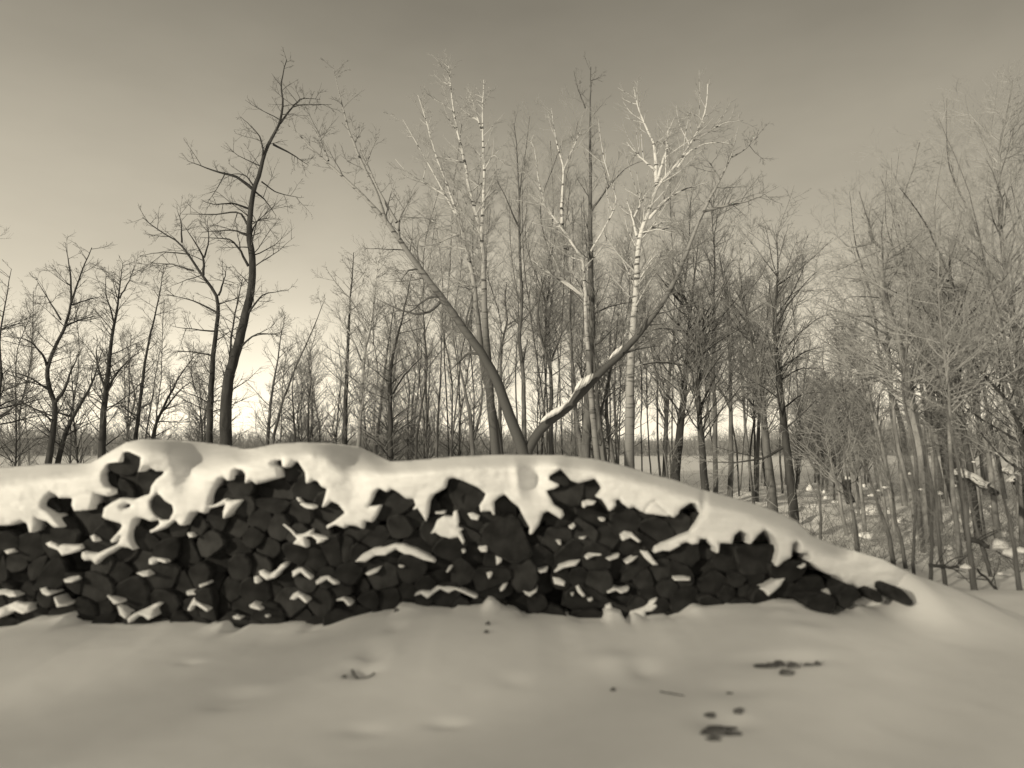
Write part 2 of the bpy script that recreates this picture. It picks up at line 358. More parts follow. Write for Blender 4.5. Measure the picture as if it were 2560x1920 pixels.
def poly_sd(px, py, polys):
    """signed distance (positive inside) of the points to the even-odd union of polys"""
    inside = np.zeros(px.shape, bool); d2 = np.full(px.shape, 1e12)
    for poly in polys:
        a = np.asarray(poly, float); b = np.roll(a, -1, 0)
        for (x0, y0), (x1, y1) in zip(a, b):
            if y0 != y1:
                c = (y0 > py) != (y1 > py)
                inside ^= c & (px < (x1 - x0) * (py - y0) / (y1 - y0) + x0)
            dx, dy = x1 - x0, y1 - y0; l2 = dx * dx + dy * dy + 1e-9
            t = np.clip(((px - x0) * dx + (py - y0) * dy) / l2, 0, 1)
            d2 = np.minimum(d2, (px - x0 - t * dx) ** 2 + (py - y0 - t * dy) ** 2)
    d = np.sqrt(d2)
    return np.where(inside, d, -d)
def blur(a, r, n=2):
    k = np.ones(2 * r + 1) / (2 * r + 1)
    for _ in range(n):
        for ax in (0, 1):
            pad = [(0, 0), (0, 0)]; pad[ax] = (r, r)
            b = np.pad(a, pad, mode='edge')
            a = np.apply_along_axis(lambda v: np.convolve(v, k, 'valid'), ax, b)
    return a
rng = np.random.default_rng(7)
def vnoise(x, y, seed=0, octaves=4):
    """smooth value noise"""
    out = np.zeros(np.broadcast(x, y).shape); amp = 1.0
    r = np.random.default_rng(1000 + seed)
    for o in range(octaves):
        g = r.random((64, 64)) * 2 - 1
        xi = np.floor(x).astype(int); yi = np.floor(y).astype(int)
        fx = x - xi; fy = y - yi; fx = fx * fx * (3 - 2 * fx); fy = fy * fy * (3 - 2 * fy)
        g00 = g[xi % 64, yi % 64]; g10 = g[(xi + 1) % 64, yi % 64]; g01 = g[xi % 64, (yi + 1) % 64]; g11 = g[(xi + 1) % 64, (yi + 1) % 64]
        out += amp * ((g00 * (1 - fx) + g10 * fx) * (1 - fy) + (g01 * (1 - fx) + g11 * fx) * fy)
        x = x * 2.03 + 11.3; y = y * 2.03 + 5.7; amp *= 0.5
    return out
def sstep(e0, e1, x):
    t = np.clip((x - e0) / (e1 - e0), 0, 1); return t * t * (3 - 2 * t)
def interp(pts, x):
    a = np.asarray(pts, float); o = np.argsort(a[:, 0], kind='stable'); a = a[o]
    return np.interp(x, a[:, 0], a[:, 1])

Y0 = 6.28                                   # depth of the pile's face
def face_y(px, py):
    return Y0 + 0.16 * np.clip((1560 - py) / 460.0, 0, 1.2)

# ------------------------------------------------------------------ ground (one sheet)
con_x = np.linspace(-400, 2600, 1500)
con_py = interp(CONTACT, con_x)
con_w = PN(con_x, con_py, np.full_like(con_x, Y0 - 0.05))
kk = np.ones(121) / 121
con_smooth = np.convolve(np.pad(con_w[:, 2], 60, mode='edge'), kk, 'valid')
_bp = np.linspace(2000, 3000, 200)
_bw = PN(_bp, np.minimum(interp(SIL, _bp), 1516 + (_bp - 2500) * 0.02 + 0 * _bp), np.full_like(_bp, 6.62))
BANK_X, BANK_Z = _bw[:, 0], _bw[:, 2]
def ground_z(x, y):
    zc = np.interp(x, con_w[:, 0], con_w[:, 2]); zs = np.interp(x, con_w[:, 0], con_smooth)
    front = zs * sstep(3.9, 6.15, y) + (zc - zs) * np.exp(-np.clip(Y0 - 0.08 - y, 0, 9) / 0.10)
    # the snow bank the pile's end sinks into
    xr = sstep(2.98, 3.45, x)
    zb = np.interp(x, BANK_X, BANK_Z)
    bank = np.maximum(zb - zs, 0) * sstep(5.35, 6.62, y)
    front = front + xr * bank
    behind = sstep(7.0, 9.0, y)
    z = front * (1 - behind) - 0.12 * behind
    near = (1 - sstep(14, 30, y))
    z = z + near * (0.006 * vnoise(x * 0.8, y * 1.0, 1, 2) + 0.002 * vnoise(x * 5, y * 5, 2, 3))
    # rolling woodland floor on the right, open field beyond
    wood = sstep(7.6, 10, y) * (1 - sstep(24, 34, y)) * sstep(0.18, 0.34, x / np.maximum(y, 1))
    z = z + wood * (0.14 * vnoise(x * 0.7, y * 0.7, 3, 3) + 0.05)
    # dents and lumps in the snow in front
    for bx, by, r, h, ax in BUMPS:
        q = ((x - bx) / (r * ax)) ** 2 + ((y - by) / r) ** 2
        z = z + h * np.exp(-q)
    return z
def gp(px, py, z=0.05):
    """x, y on the ground near height z seen at a pixel"""
    a = (px - 1280.0) / F; b = (960.0 - py) / F
    s = (z - CAMZ) / (sp + b * cp)
    return a * s, (cp - b * sp) * s
BUMPS = []
def bump(px, py, r, h, ax=1.0, z=0.05):
    x, y = gp(px, py, z); BUMPS.append((x, y, r, h * (0.8 if h < 0 or h > .08 else 0.4), ax))
bump(1540, 1640, 0.17, 0.075, 1.0, 0.12); bump(1610, 1655, 0.15, -0.05, 0.7, 0.12)   # round snow lump
bump(985, 1585, 0.12, -0.035, 0.6, 0.12); bump(925, 1640, 0.16, -0.05, 0.55, 0.1); bump(985, 1640, 0.13, 0.03, 0.4, 0.1)
bump(905, 1690, 0.09, -0.06, 1.2, 0.05); bump(895, 1665, 0.07, 0.03, 1.2, 0.06)
bump(2010, 1590, 0.14, 0.05, 1.2, 0.15); bump(1960, 1560, 0.12, 0.04, 1.0, 0.15)
bump(600, 1735, 0.10, -0.035, 1.6, 0.03); bump(560, 1755, 0.08, -0.03, 1.6, 0.03); bump(640, 1715, 0.1, 0.02, 1.4, 0.03)
bump(905, 1830, 0.07, -0.02, 1.8, 0.0); bump(1120, 1815, 0.06, -0.025, 1.8, 0.0); bump(475, 1655, 0.05, -0.02, 1.6, 0.05)
bump(1280, 1705, 0.1, -0.015, 1.0, 0.06); bump(1830, 1720, 0.10, -0.025, 2.0, 0.06); bump(1960, 1665, 0.09, -0.05, 3.0, 0.08)
bump(1810, 1800, 0.11, -0.05, 1.3, 0.02); bump(1500, 1760, 0.3, 0.03, 1.3, 0.03)
bump(700, 1600, 0.35, -0.02, 1.5, 0.03); bump(300, 1650, 0.4, 0.025, 1.6, 0.03)

gx = np.concatenate([-np.geomspace(900, 7.2, 60), np.arange(-7, 7.001, 0.025), np.geomspace(7.2, 900, 60)])
gy = np.concatenate([-np.geomspace(400, 2.6, 24), np.arange(2.4, 6.6, 0.022), np.arange(6.62, 30, 0.12), np.geomspace(30.2, 1500, 60)])
GX, GY = np.meshgrid(gx, gy)
GZ = ground_z(GX, GY)
nx, ny = len(gx), len(gy)
idx = np.arange(nx * ny).reshape(ny, nx)
gf = np.stack([idx[:-1, :-1], idx[:-1, 1:], idx[1:, 1:], idx[1:, :-1]], -1).reshape(-1, 4)
g = mesh_obj('snow_ground', np.stack([GX, GY, GZ], -1).reshape(-1, 3), gf, M_GROUND)
tag(g, kind='structure')

# ------------------------------------------------------------------ snow sheets cut from traced outlines
def snow_sheet(name, polys, step, depth_fn, thick, width, back, sil_fn=None, margin=10, cut_below=None, mat=M_SNOW):
    allp = np.concatenate([np.asarray(p, float) for p in polys])
    x0, y0 = allp.min(0) - margin; x1, y1 = allp.max(0) + margin
    xs = np.arange(x0, x1 + step, step); ys = np.arange(y0, y1 + step, step)
    X, Yp = np.meshgrid(xs, ys)
    sd = poly_sd(X, Yp, polys)
    gyv, gxv = np.gradient(sd, step)
    gn = np.hypot(gxv, gyv) + 1e-6
    ins = sd > 0.3 * step
    quad = (ins[:-1, :-1].astype(int) + ins[:-1, 1:] + ins[1:, 1:] + ins[1:, :-1]) >= 1
    out = ~ins
    mv = out & (sd > -1.6 * step)
    X2 = np.where(mv, X - gxv / gn * sd, X); Y2 = np.where(mv, Yp - gyv / gn * sd, Yp)
    sd2 = np.where(mv, 0.0, np.maximum(sd, 0))
    D = depth_fn(X2, Y2)
    if sil_fn is not None:                       # no rounding along the skyline of the drift
        ds = np.clip((Y2 - sil_fn(X2)) / 26.0, 0, 1)
        sdp = np.where(Y2 - sil_fn(X2) < sd2 + 4, 999, sd2)
    else:
        sdp = sd2
    t = np.clip(sdp / width, 0, 1)
    D = D - thick * np.sqrt(np.maximum(0, 1 - (1 - t) ** 2))
    V = PN(X2, Y2, D)
    n0 = X.size
    idx = np.arange(n0).reshape(X.shape)
    qs = np.stack([idx[:-1, :-1], idx[1:, :-1], idx[1:, 1:], idx[:-1, 1:]], -1)[quad]
    e = np.concatenate([qs[:, [0, 1]], qs[:, [1, 2]], qs[:, [2, 3]], qs[:, [3, 0]]])
    key = {}
    for a, b in e.tolist():
        key[(a, b)] = 1
    bd = [(a, b) for (a, b) in key if (b, a) not in key]
    Vf = V.reshape(-1, 3)
    bv = sorted({v for ab in bd for v in ab})
    ring = {v: n0 + i for i, v in enumerate(bv)}
    ext = Vf[bv].copy()
    bvx = X2.reshape(-1)[bv]; bvy = Y2.reshape(-1)[bv]
    ext[:, 1] += back
    if sil_fn is not None:
        iss = (bvy - sil_fn(bvx)) < 14
        ext[:, 1] += np.where(iss, 0.9, 0); ext[:, 2] -= np.where(iss, 1.2, 0)
    faces = qs.tolist() + [(b, a, ring[a], ring[b]) for a, b in bd]
    verts = np.concatenate([Vf, ext])
    used = np.zeros(len(verts), bool)
    fa = np.array(faces); used[fa.ravel()] = True
    rm = np.cumsum(used) - 1
    return mesh_obj(name, verts[used], rm[fa], mat)

sil_fn = lambda x: interp(SIL, x)
_gx = np.arange(-330, 2580, 4.0); _gy = np.arange(1080, 1620, 4.0)
_X, _Yp = np.meshgrid(_gx, _gy)
_S = interp(SIL, _X); _L = np.maximum(interp(LIP, _X), _S + 6)
_S = np.minimum(_S, _L - 4)
_t = np.clip((_L - _Yp) / (_L - _S), 0, 1)
_f = face_y(_X, np.maximum(_Yp, _L))
_depth_back = np.interp(_gx, [-330, 200, 330, 480, 640, 760, 900, 1200, 1500, 1900, 2200, 2450], [1.3, 1.0, .6, 1.3, .8, .8, 1.3, .8, .7, .6, .45, .2])[None, :]
_D = _f + _depth_back * (1 - np.sqrt(np.maximum(0, 1 - _t ** 2 * 0.999)))
_gl = interp(CONTACT, _X)
_D = np.where(_X > 2120, Y0 + 0.02, _D) + 0.5 * sstep(2230, 2330, _X)
# the far side of each hump falls away to the right
_D += _t ** 0.6 * (0.5 * sstep(425, 600, _X) * (1 - sstep(600, 640, _X)) + 0.5 * sstep(790, 960, _X) * (1 - sstep(960, 1000, _X)))
_D += 0.12 * sstep(0, 1, np.exp(-((_X - 470) / 26) ** 2 - ((_Yp - 1195) / 40) ** 2)) + 0.08 * np.exp(-((_X - 884) / 24) ** 2 - ((_Yp - 1215) / 45) ** 2)
_D -= 0.10 * np.exp(-((_X - 350) / 60) ** 2 - ((_Yp - 1150) / 40) ** 2) + 0.10 * np.exp(-((_X - 640) / 90) ** 2 - ((_Yp - 1175) / 40) ** 2) + 0.10 * np.exp(-((_X - 1080) / 120) ** 2 - ((_Yp - 1200) / 45) ** 2)
_D = blur(_D, 4, 2)
# hollow and crease of the wind-scoured notch, ripples
_D += 0.16 * np.exp(-((_X - 1340) / 30) ** 2 - ((_Yp - 1195) / 48) ** 2) - 0.05 * np.exp(-((_X - 1292 - (_Yp - 1180) * 0.15) / 12) ** 2 - ((_Yp - 1190) / 40) ** 2)
_D -= 0.10 * np.exp(-((_X - 1392) / 26) ** 2 - ((_Yp - 1165) / 24) ** 2)
_D += 0.10 * np.exp(-((_X - 560) / 60) ** 2 - ((_Yp - 1230) / 25) ** 2) * 0.6
_D += 0.05 * sstep(0, 1, np.exp(-((_X - 1760) / 9) ** 2) * np.exp(-((_Yp - 1255) / 40) ** 2)) 
_D += 0.020 * vnoise(_X / 120, _Yp / 55, 5, 2) + 0.007 * vnoise(_X / 34, _Yp / 12, 6, 3)
def cap_depth(px, py):
    fx = np.clip((px + 330) / 4.0, 0, len(_gx) - 1.001); fy = np.clip((py - 1080) / 4.0, 0, len(_gy) - 1.001)
    i = fx.astype(int); j = fy.astype(int); a = fx - i; b = fy - j
    return (_D[j, i] * (1 - a) + _D[j, i + 1] * a) * (1 - b) + (_D[j + 1, i] * (1 - a) + _D[j + 1, i + 1] * a) * b
cap = snow_sheet('snow_blanket', [CAP_POLY] + HOLES, 4.0, lambda x, y: cap_depth(x, y) + 0.01 + 0.003 * vnoise(x / 12, y / 9, 12, 3), 0.03, 11.0, 0.22, sil_fn, mat=M_SNOW_CAP)
tag(cap, 'deep smooth blanket of drifted snow draped over the whole firewood pile', 'snow')

big = {30: 'long arched strip of snow lying across several log ends in the middle of the pile',
       33: 'rounded lump of snow clinging to log ends below the middle mound',
       42: 'long low wavy strip of snow over the bottom row of logs',
       7: 'star shaped snow patch branching between logs under the second mound',
       28: 'large sloping snow patch low in the pile near its base',
       64: 'ragged snow spur climbing the pile base before dark logs',
       65: 'pale snow hump leaning on the lowest logs beside a ragged spur',
       52: 'wedge of snow under the twin pointed logs at the end of the blanket'}
for i, poly in enumerate(PATCHES):
    a = np.asarray(poly); ext = (a.max(0) - a.min(0)).min(); yt, yb = a.min(0)[1], a.max(0)[1]
    o = snow_sheet('snow_patch', [poly], 2.0, lambda x, y: face_y(x, y) - 0.01 + 0.07 * sstep(0, 1, (yb - y) / (yb - yt)) + 0.010 * vnoise(x / 26, y / 16, 9, 2), min(0.03, 0.010 + ext * 0.0006), max(3.0, min(9, ext * 0.4)), 0.16, margin=6)
    if i in big:
        tag(o, big[i], 'snow patch', 'snow patches on the firewood pile')
    else:
        tag(o, 'small patch of snow caught between dark log ends of the firewood pile', 'snow patch', 'snow patches on the firewood pile')

# ------------------------------------------------------------------ firewood: every log an object
def clip_poly(poly, nx_, ny_, c):
    out = []
    for i in range(len(poly)):
        p, q = poly[i], poly[(i + 1) % len(poly)]
        dp = p[0] * nx_ + p[1] * ny_ - c; dq = q[0] * nx_ + q[1] * ny_ - c
        if dp <= 0: out.append(p)
        if (dp < 0) != (dq < 0) and dp != dq:
            t = dp / (dp - dq); out.append((p[0] + t * (q[0] - p[0]), p[1] + t * (q[1] - p[1])))
    return out
rl = random.Random(11)
xs_c = np.linspace(-5.6, 3.9, 400)
_lm = np.arange(-330, 2700, 5.0); _lv = interp(LIP, _lm); _lv = np.array([_lv[max(0, i - 9):i + 10].max() for i in range(len(_lv))])
cap_top = lambda px: np.interp(px, _lm, _lv) + 46 + 26 * sstep(1650, 1800, px)
seeds = []
tries = 0
while tries < 30000:
    tries += 1
    px = rl.uniform(-190, 2095); py = rl.uniform(1110, 1600)
    if py < cap_top(px) or py > interp(CONTACT, px) + 16 or (abs(px - 1340) < 50 and py < 1275) or (abs(px - 470) < 60 and py < 1262) or (abs(px - 884) < 40 and py < 1290): continue
    r = rl.choice([28, 31, 36, 42, 50, 60]) * rl.uniform(.88, 1.1)
    if py > 1440: r *= 0.9
    if all((px - s[0]) ** 2 + (py - s[1]) ** 2 > ((r + s[2]) * 0.72) ** 2 for s in seeds):
        seeds.append((px, py, r))
S = np.array(seeds)
def make_log(poly_px, yfront, length, mats, shrink, name='firewood_log', tilt=(0, 0), round_=0.16, slant=(0, 0)):
    """split log: poly_px is its end face in photo pixels at depth yfront"""
    pts = np.array([P(x, y, yfront) for x, y in poly_px])
    c = pts.mean(0)
    loc = pts[:, [0, 2]] - c[[0, 2]]
    loc *= shrink
    # cut corners, roughen
    ring = []
    n = len(loc)
    for i in range(n):
        p, a, b = loc[i], loc[i - 1], loc[(i + 1) % n]
        ring.append(p + (a - p) * round_); ring.append(p + (b - p) * round_)
        ring.append((p + (b - p) * 0.5) * rl.uniform(0.97, 1.05))
    ring = np.array(ring)
    m = len(ring)
    V = []
    lay = [(0.012, 0.90), (0.0, 0.90), (0.02, 1.0), (length * 0.5, 1.0 + rl.uniform(-.03, .03)), (length, 0.97)]
    for k, (d, s) in enumerate(lay[1:]):
        jit = 1 + np.array([rl.uniform(-.015, .015) for _ in range(m)])[:, None]
        r2 = ring * s * jit
        for q in r2:
            V.append((q[0] + d * tilt[0], d + (q[0] * slant[0] + q[1] * slant[1]) * (k < 2), q[1] + d * tilt[1]))
    Fc = []; mi = []
    for k in range(3):
        for i in range(m):
            j = (i + 1) % m
            Fc.append((k * m + i, k * m + j, (k + 1) * m + j, (k + 1) * m + i)); mi.append(1)
    V.append((0, rl.uniform(-.015, .004), 0)); ci = len(V) - 1
    for i in range(m):
        Fc.append((i, ci, (i + 1) % m)); mi.append(0)
    Fc.append(tuple(range(3 * m, 4 * m))[::-1]); mi.append(0)
    o = mesh_obj(name, V, [tuple(reversed(f)) for f in Fc], mats, smooth=False, mat_idx=mi)
    o.location = c
    return o
nlog = 0
for i, (px, py, r) in enumerate(seeds):
    d = np.hypot(S[:, 0] - px, S[:, 1] - py); near = np.argsort(d)[1:16]
    R = r * 1.55
    k0 = rl.randint(4, 6); a0 = rl.uniform(0, 6.28)
    poly = [(px + R * math.cos(a0 + 6.2832 * k / k0), py + R * math.sin(a0 + 6.2832 * k / k0)) for k in range(k0)]
    for j in near:
        qx, qy, qr = seeds[j]
        dx, dy = qx - px, qy - py; l = math.hypot(dx, dy)
        w = r / (r + qr)
        poly = clip_poly(poly, dx / l, dy / l, (px * dx + py * dy) / l + w * l)
        if len(poly) < 3: break
    poly = clip_poly(poly, 0, -1, -(float(cap_top(px)) - 14)) if len(poly) > 2 else poly
    if len(poly) < 3: continue
    # drop nearly coincident corners so that the split faces stay crisp
    pp = [poly[0]]
    for p in poly[1:]:
        if math.hypot(p[0] - pp[-1][0], p[1] - pp[-1][1]) > 9: pp.append(p)
    if len(pp) > 3 and math.hypot(pp[0][0] - pp[-1][0], pp[0][1] - pp[-1][1]) < 9: pp.pop()
    if len(pp) < 3: continue
    halves = [pp]
    if r > 40 and rl.random() < 0.6:
        a = rl.uniform(0, 3.1416); ux, uy = math.cos(a), math.sin(a)
        gx_ = sum(p[0] for p in pp) / len(pp); gy_ = sum(p[1] for p in pp) / len(pp); c_ = gx_ * ux + gy_ * uy + rl.uniform(-.2, .2) * r
        halves = [h for h in (clip_poly(pp, ux, uy, c_ - 1.5), clip_poly(pp, -ux, -uy, -c_ - 1.5)) if len(h) > 2]
    for pp in halves:
        px = sum(p[0] for p in pp) / len(pp); py = sum(p[1] for p in pp) / len(pp)
        yf = float(face_y(px, py)) + 0.035 + abs(rl.gauss(0, 0.075))
        ax_ = np.array([p[0] for p in pp] + [px]); ay_ = np.array([p[1] for p in pp] + [py])
        ax_ = np.concatenate([ax_, (ax_ + px) / 2]); ay_ = np.concatenate([ay_, (ay_ + py) / 2])
        cov = poly_sd(ax_, ay_, [CAP_POLY] + HOLES) > 3
        if cov.any():
            yf = max(yf, float(cap_depth(ax_[cov], ay_[cov]).max()) + 0.08)      # stays inside the snow
        mats = [M_LOGPALE if rl.random() < 0.25 else M_LOGFACE, M_LOGBARK]
        o = make_log(pp, yf, rl.uniform(0.5, 0.75) if py > interp(LIP, px) + 120 else 0.3, mats, rl.uniform(1.06, 1.16), tilt=(rl.uniform(-.12, .12), rl.uniform(-.06, .06)), round_=rl.uniform(0.08, 0.34), slant=(rl.gauss(0, .22), rl.gauss(0, .18)))
        tag(o, 'dark split firewood log stacked end on in the snow covered pile', 'log', 'firewood logs stacked in the pile')
        nlog += 1
print('logs', nlog)
# logs that stand out on their own at the end of the pile
def lone(poly, y, l, label, tilt=(0, 0)):
    o = make_log(poly, y, l, [M_LOGFACE, M_LOGBARK], 1.0, tilt=tilt, round_=0.3)
    tag(o, label, 'log')
lone(c3((1325, 985), (1345, 962), (1380, 960), (1400, 990), (1402, 1030), (1365, 1034), (1340, 1015)), 6.08, 0.5, 'short log end poking alone out of smooth snow between the pile and the last log')
lone(c3((1448, 970), (1480, 938), (1520, 955), (1555, 995), (1582, 1025), (1575, 1050), (1535, 1052), (1490, 1020)), 5.98, 0.6, 'oblong slanted log sticking out of the snow slope beyond the pile, outermost of all')
lone(c3((940, 1030), (1000, 995), (1060, 988), (1120, 992), (1140, 1030), (1130, 1075), (1085, 1112), (1040, 1098), (975, 1065)), 6.1, 0.7, 'big rounded log end half sunk in snow at the foot of the pile')
lone(c3((1145, 1000), (1170, 950), (1225, 925), (1270, 968), (1278, 1000), (1232, 1022), (1215, 1062), (1180, 1070), (1150, 1040)), 6.12, 0.7, 'knobbly log at the thin end of the pile just above a rounded sunken one')
lone(c2((785, 335), (830, 328), (965, 388), (1022, 430), (1000, 470), (970, 540), (860, 530), (790, 470)), 6.42, 0.25, 'broad split log with pale flat face under the middle of the snow blanket')
lone(c2((1410, 345), (1412, 318), (1480, 275), (1545, 350), (1510, 395), (1470, 375)), 6.46, 0.25, 'single upturned log peeking from a notch high in the snow blanket')
lone(c1((655, 238), (735, 235), (760, 168), (792, 166), (868, 206), (850, 300), (780, 330), (660, 290)), 6.46, 0.25, 'blocky log at the top of the first mound framed by snow')
lone(c1((918, 480), (965, 423), (1012, 470), (1064, 500), (1068, 540), (1042, 592), (990, 592), (943, 550)), 6.38, 0.3, 'angular log end showing through a hole in the snow between two mounds')

# ------------------------------------------------------------------ bits lying on the snow in front
def chip(px, py, w, h, label, mat=M_DIRT, rot=0.0, z=0.05, k=7):
    x, y = gp(px, py, z)
    zz = float(ground_z(np.array([x]), np.array([y]))[0])
    rr = random.Random(int(px * 7 + py))
    V = []; n = 9
    for lev, (s, dz) in enumerate([(1.0, -0.02), (0.95, h * 0.5), (0.55, h)]):
        for i in range(n):
            a = 6.2832 * i / n + rot
            q = s * rr.uniform(0.7, 1.15)
            V.append((w * q * math.cos(a), w * 0.7 * q * math.sin(a), dz * rr.uniform(0.8, 1.2)))
    V.append((0, 0, h * 1.05))
    Fc = [(l * n + i, l * n + (i + 1) % n, (l + 1) * n + (i + 1) % n, (l + 1) * n + i) for l in range(2) for i in range(n)] + [(2 * n + i, 2 * n + (i + 1) % n, 3 * n) for i in range(n)]
    o = mesh_obj('bark_scrap', V, Fc, mat, smooth=False)
    o.location = (x, y, zz - 0.004)
    tag(o, label, 'bark', 'bark scraps on the snow')
C14 = lambda x, y: (1400 + x * 0.36166, 1480 + y * 0.36166)
for (x, y, w, h) in [(1400, 515, .06, .02), (1460, 520, .05, .03), (1510, 505, .05, .04), (1560, 560, .055, .03), (1610, 525, .05, .035), (1715, 520, .035, .02), (1780, 520, .025, .03)]:
    chip(*C14(x, y), w, h, 'dark scrap of bark in a scattered row on open snow', z=0.1)
for (x, y, w, h) in [(1040, 840, .03, .02), (1235, 830, .03, .03), (1070, 905, .045, .025), (1050, 960, .06, .03), (1180, 960, .05, .012), (1180, 900, .05, .015), (1060, 1000, .04, .015)]:
    chip(*C14(x, y), w * 1.35, h * .8, 'grey bark scrap in the clump nearest the viewer', z=0.02)
chip(*C14(368, 668), .02, .02, 'tiny bark scrap below a round lump of snow', z=0.06)
chip(*C14(1170, 675), .03, .008, 'thin bark scrap lying flat between two clumps of scraps', z=0.06)
C6 = lambda x, y: (600 + x * 0.36166, 1500 + y * 0.36166)
for (x, y) in [(1080, 155), (1715, 235), (1703, 275)]:
    chip(*C6(x, y), .022, .025, 'tiny dark bark scrap on snow close under the pile', z=0.12)
chip(*C6(720, 540), .02, .02, 'tiny bark scrap beside a curved twig', z=0.06)

# ------------------------------------------------------------------ branching plants
class Twigs:
    """collects tapered tubes and builds them as one mesh"""
    def __init__(self): self.g = {}
    def add(self, pts, r0, r1, sides=3, mi=0):
        pts = np.asarray(pts, float)
        self.g.setdefault((len(pts), sides), []).append((pts, r0, r1, mi))
    def build(self, name, mats, parent=None, power=1.0):
        Vs, Fs, Ms = [], [], []; off = 0
        for (n, k), L in self.g.items():
            A = np.stack([l[0] for l in L]); m = len(L)
            r0 = np.array([l[1] for l in L])[:, None]; r1 = np.array([l[2] for l in L])[:, None]
            t = np.linspace(0, 1, n)[None, :] ** power
            R = r0 * (1 - t) + r1 * t
            T = np.gradient(A, axis=1); T /= np.linalg.norm(T, axis=2, keepdims=True) + 1e-9
            ref = np.where(np.abs(T[:, :, 2:3]) > 0.9, np.array([1.0, 0.2, 0])[None, None], np.array([0, 0, 1.0])[None, None])
            ref = np.broadcast_to(ref[:, n // 2:n // 2 + 1], T.shape)
            U = np.cross(T, ref); U /= np.linalg.norm(U, axis=2, keepdims=True) + 1e-9
            W = np.cross(T, U)
            ang = np.arange(k) * 2 * math.pi / k
            ring = A[:, :, None] + R[:, :, None, None] * (U[:, :, None] * np.cos(ang)[None, None, :, None] + W[:, :, None] * np.sin(ang)[None, None, :, None])
            Vs.append(ring.reshape(-1, 3))
            base = off + (np.arange(m) * n * k)[:, None, None] + (np.arange(n - 1) * k)[None, :, None]
            i = np.arange(k)[None, None]; j = (np.arange(k) + 1) % k; j = j[None, None]
            Fs.append(np.stack([base + i, base + j, base + k + j, base + k + i], -1).reshape(-1, 4))
            Ms.append(np.repeat(np.array([l[3] for l in L]), (n - 1) * k))
            off += m * n * k
        V = np.concatenate(Vs); Fc = np.concatenate(Fs)
        if parent is not None:
            V = V - np.array(parent.location)
        o = mesh_obj(name, V, Fc, mats, None, True, np.concatenate(Ms))
        if parent is not None: o.parent = parent
        return o
def smooth_path(pts, n, r=None, wob=0.0):
    pts = np.asarray(pts, float)
    d = np.concatenate([[0], np.cumsum(np.linalg.norm(np.diff(pts, axis=0), axis=1))])
    d /= d[-1]
    t = np.linspace(0, 1, n)
    P0 = np.stack([np.interp(t, d, pts[:, i]) for i in range(3)], -1)
    k = np.array([.25, .5, .25])
    Q = P0.copy()
    Q[1:-1] = .25 * P0[:-2] + .5 * P0[1:-1] + .25 * P0[2:]
    if wob and r is not None:
        Q[1:-1] += (r.random((n - 2, 3)) - .5) * wob
    return Q
def grow(r, start, d, L, n, wig, up):
    pts = [np.array(start, float)]; d = np.array(d, float); d /= np.linalg.norm(d) + 1e-9
    st = L / (n - 1)
    for _ in range(n - 1):
        pts.append(pts[-1] + d * st)
        d = d + (r.random(3) - .5) * wig + np.array([0, 0, up]); d /= np.linalg.norm(d)
    return np.array(pts)
def side_dir(r, axis, ang, az=None):
    axis = axis / (np.linalg.norm(axis) + 1e-9)
    ref = np.array([0, 0, 1.0]) if abs(axis[2]) < .9 else np.array([1.0, 0, 0])
    u = np.cross(axis, ref); u /= np.linalg.norm(u); w = np.cross(axis, u)
    az = r.random() * 6.2832 if az is None else az
    return axis * math.cos(ang) + (u * math.cos(az) + w * math.sin(az)) * math.sin(ang)
def at_t(path, t):
    f = t * (len(path) - 1); i = min(int(f), len(path) - 2); a = f - i
    return path[i] * (1 - a) + path[i + 1] * a, path[i + 1] - path[i]
def ramify(tw, r, path, r0, r1, n1, L1, t0=0.3, n2=5, n3=3, ang=(0.6, 1.1), up=0.06, taper=0.6, wig=0.30, limb_mi=1, twig_mi=1, rt=0.0028, bf=1.0, lmin=.012):
    for k in range(n1):
        u = (k + r.random()) / n1
        t = t0 + (1 - t0) * (u if r.random() < .5 else r.random())
        u = (t - t0) / (1 - t0)
        b, ax = at_t(path, t)
        rb = (r0 * (1 - t) + r1 * t)
        L = L1 * (1 - taper * u) * (0.3 + 1.0 * r.random() ** 1.3)
        d = side_dir(r, ax, r.uniform(*ang))
        ra = max(rt * 1.3, min(rb * 0.55, 0.010 * L + 0.004) * bf)
        p1 = grow(r, b, d, L, 6, wig, up)
        tw.add(p1, ra, rt, 4 if ra > .012 else 3, limb_mi if ra > lmin else twig_mi)
        for _ in range(max(1, int(n2 * (0.5 + L / max(L1, .1))))):
            t2 = 0.15 + 0.8 * r.random()
            b2, a2 = at_t(p1, t2)
            L2 = L * (0.22 + 0.30 * r.random()) * (1.15 - 0.5 * t2)
            p2 = grow(r, b2, side_dir(r, a2, r.uniform(.45, .95)), L2, 4, wig * 1.2, up)
            r2 = max(rt, ra * 0.4)
            tw.add(p2, r2, rt * 0.8, 3, twig_mi)
            for _ in range(n3):
                b3, a3 = at_t(p2, 0.2 + 0.75 * r.random())
                tw.add(grow(r, b3, side_dir(r, a3, r.uniform(.4, .9)), L2 * r.uniform(.25, .55), 3, wig, up), rt * .9, rt * .6, 3, twig_mi)

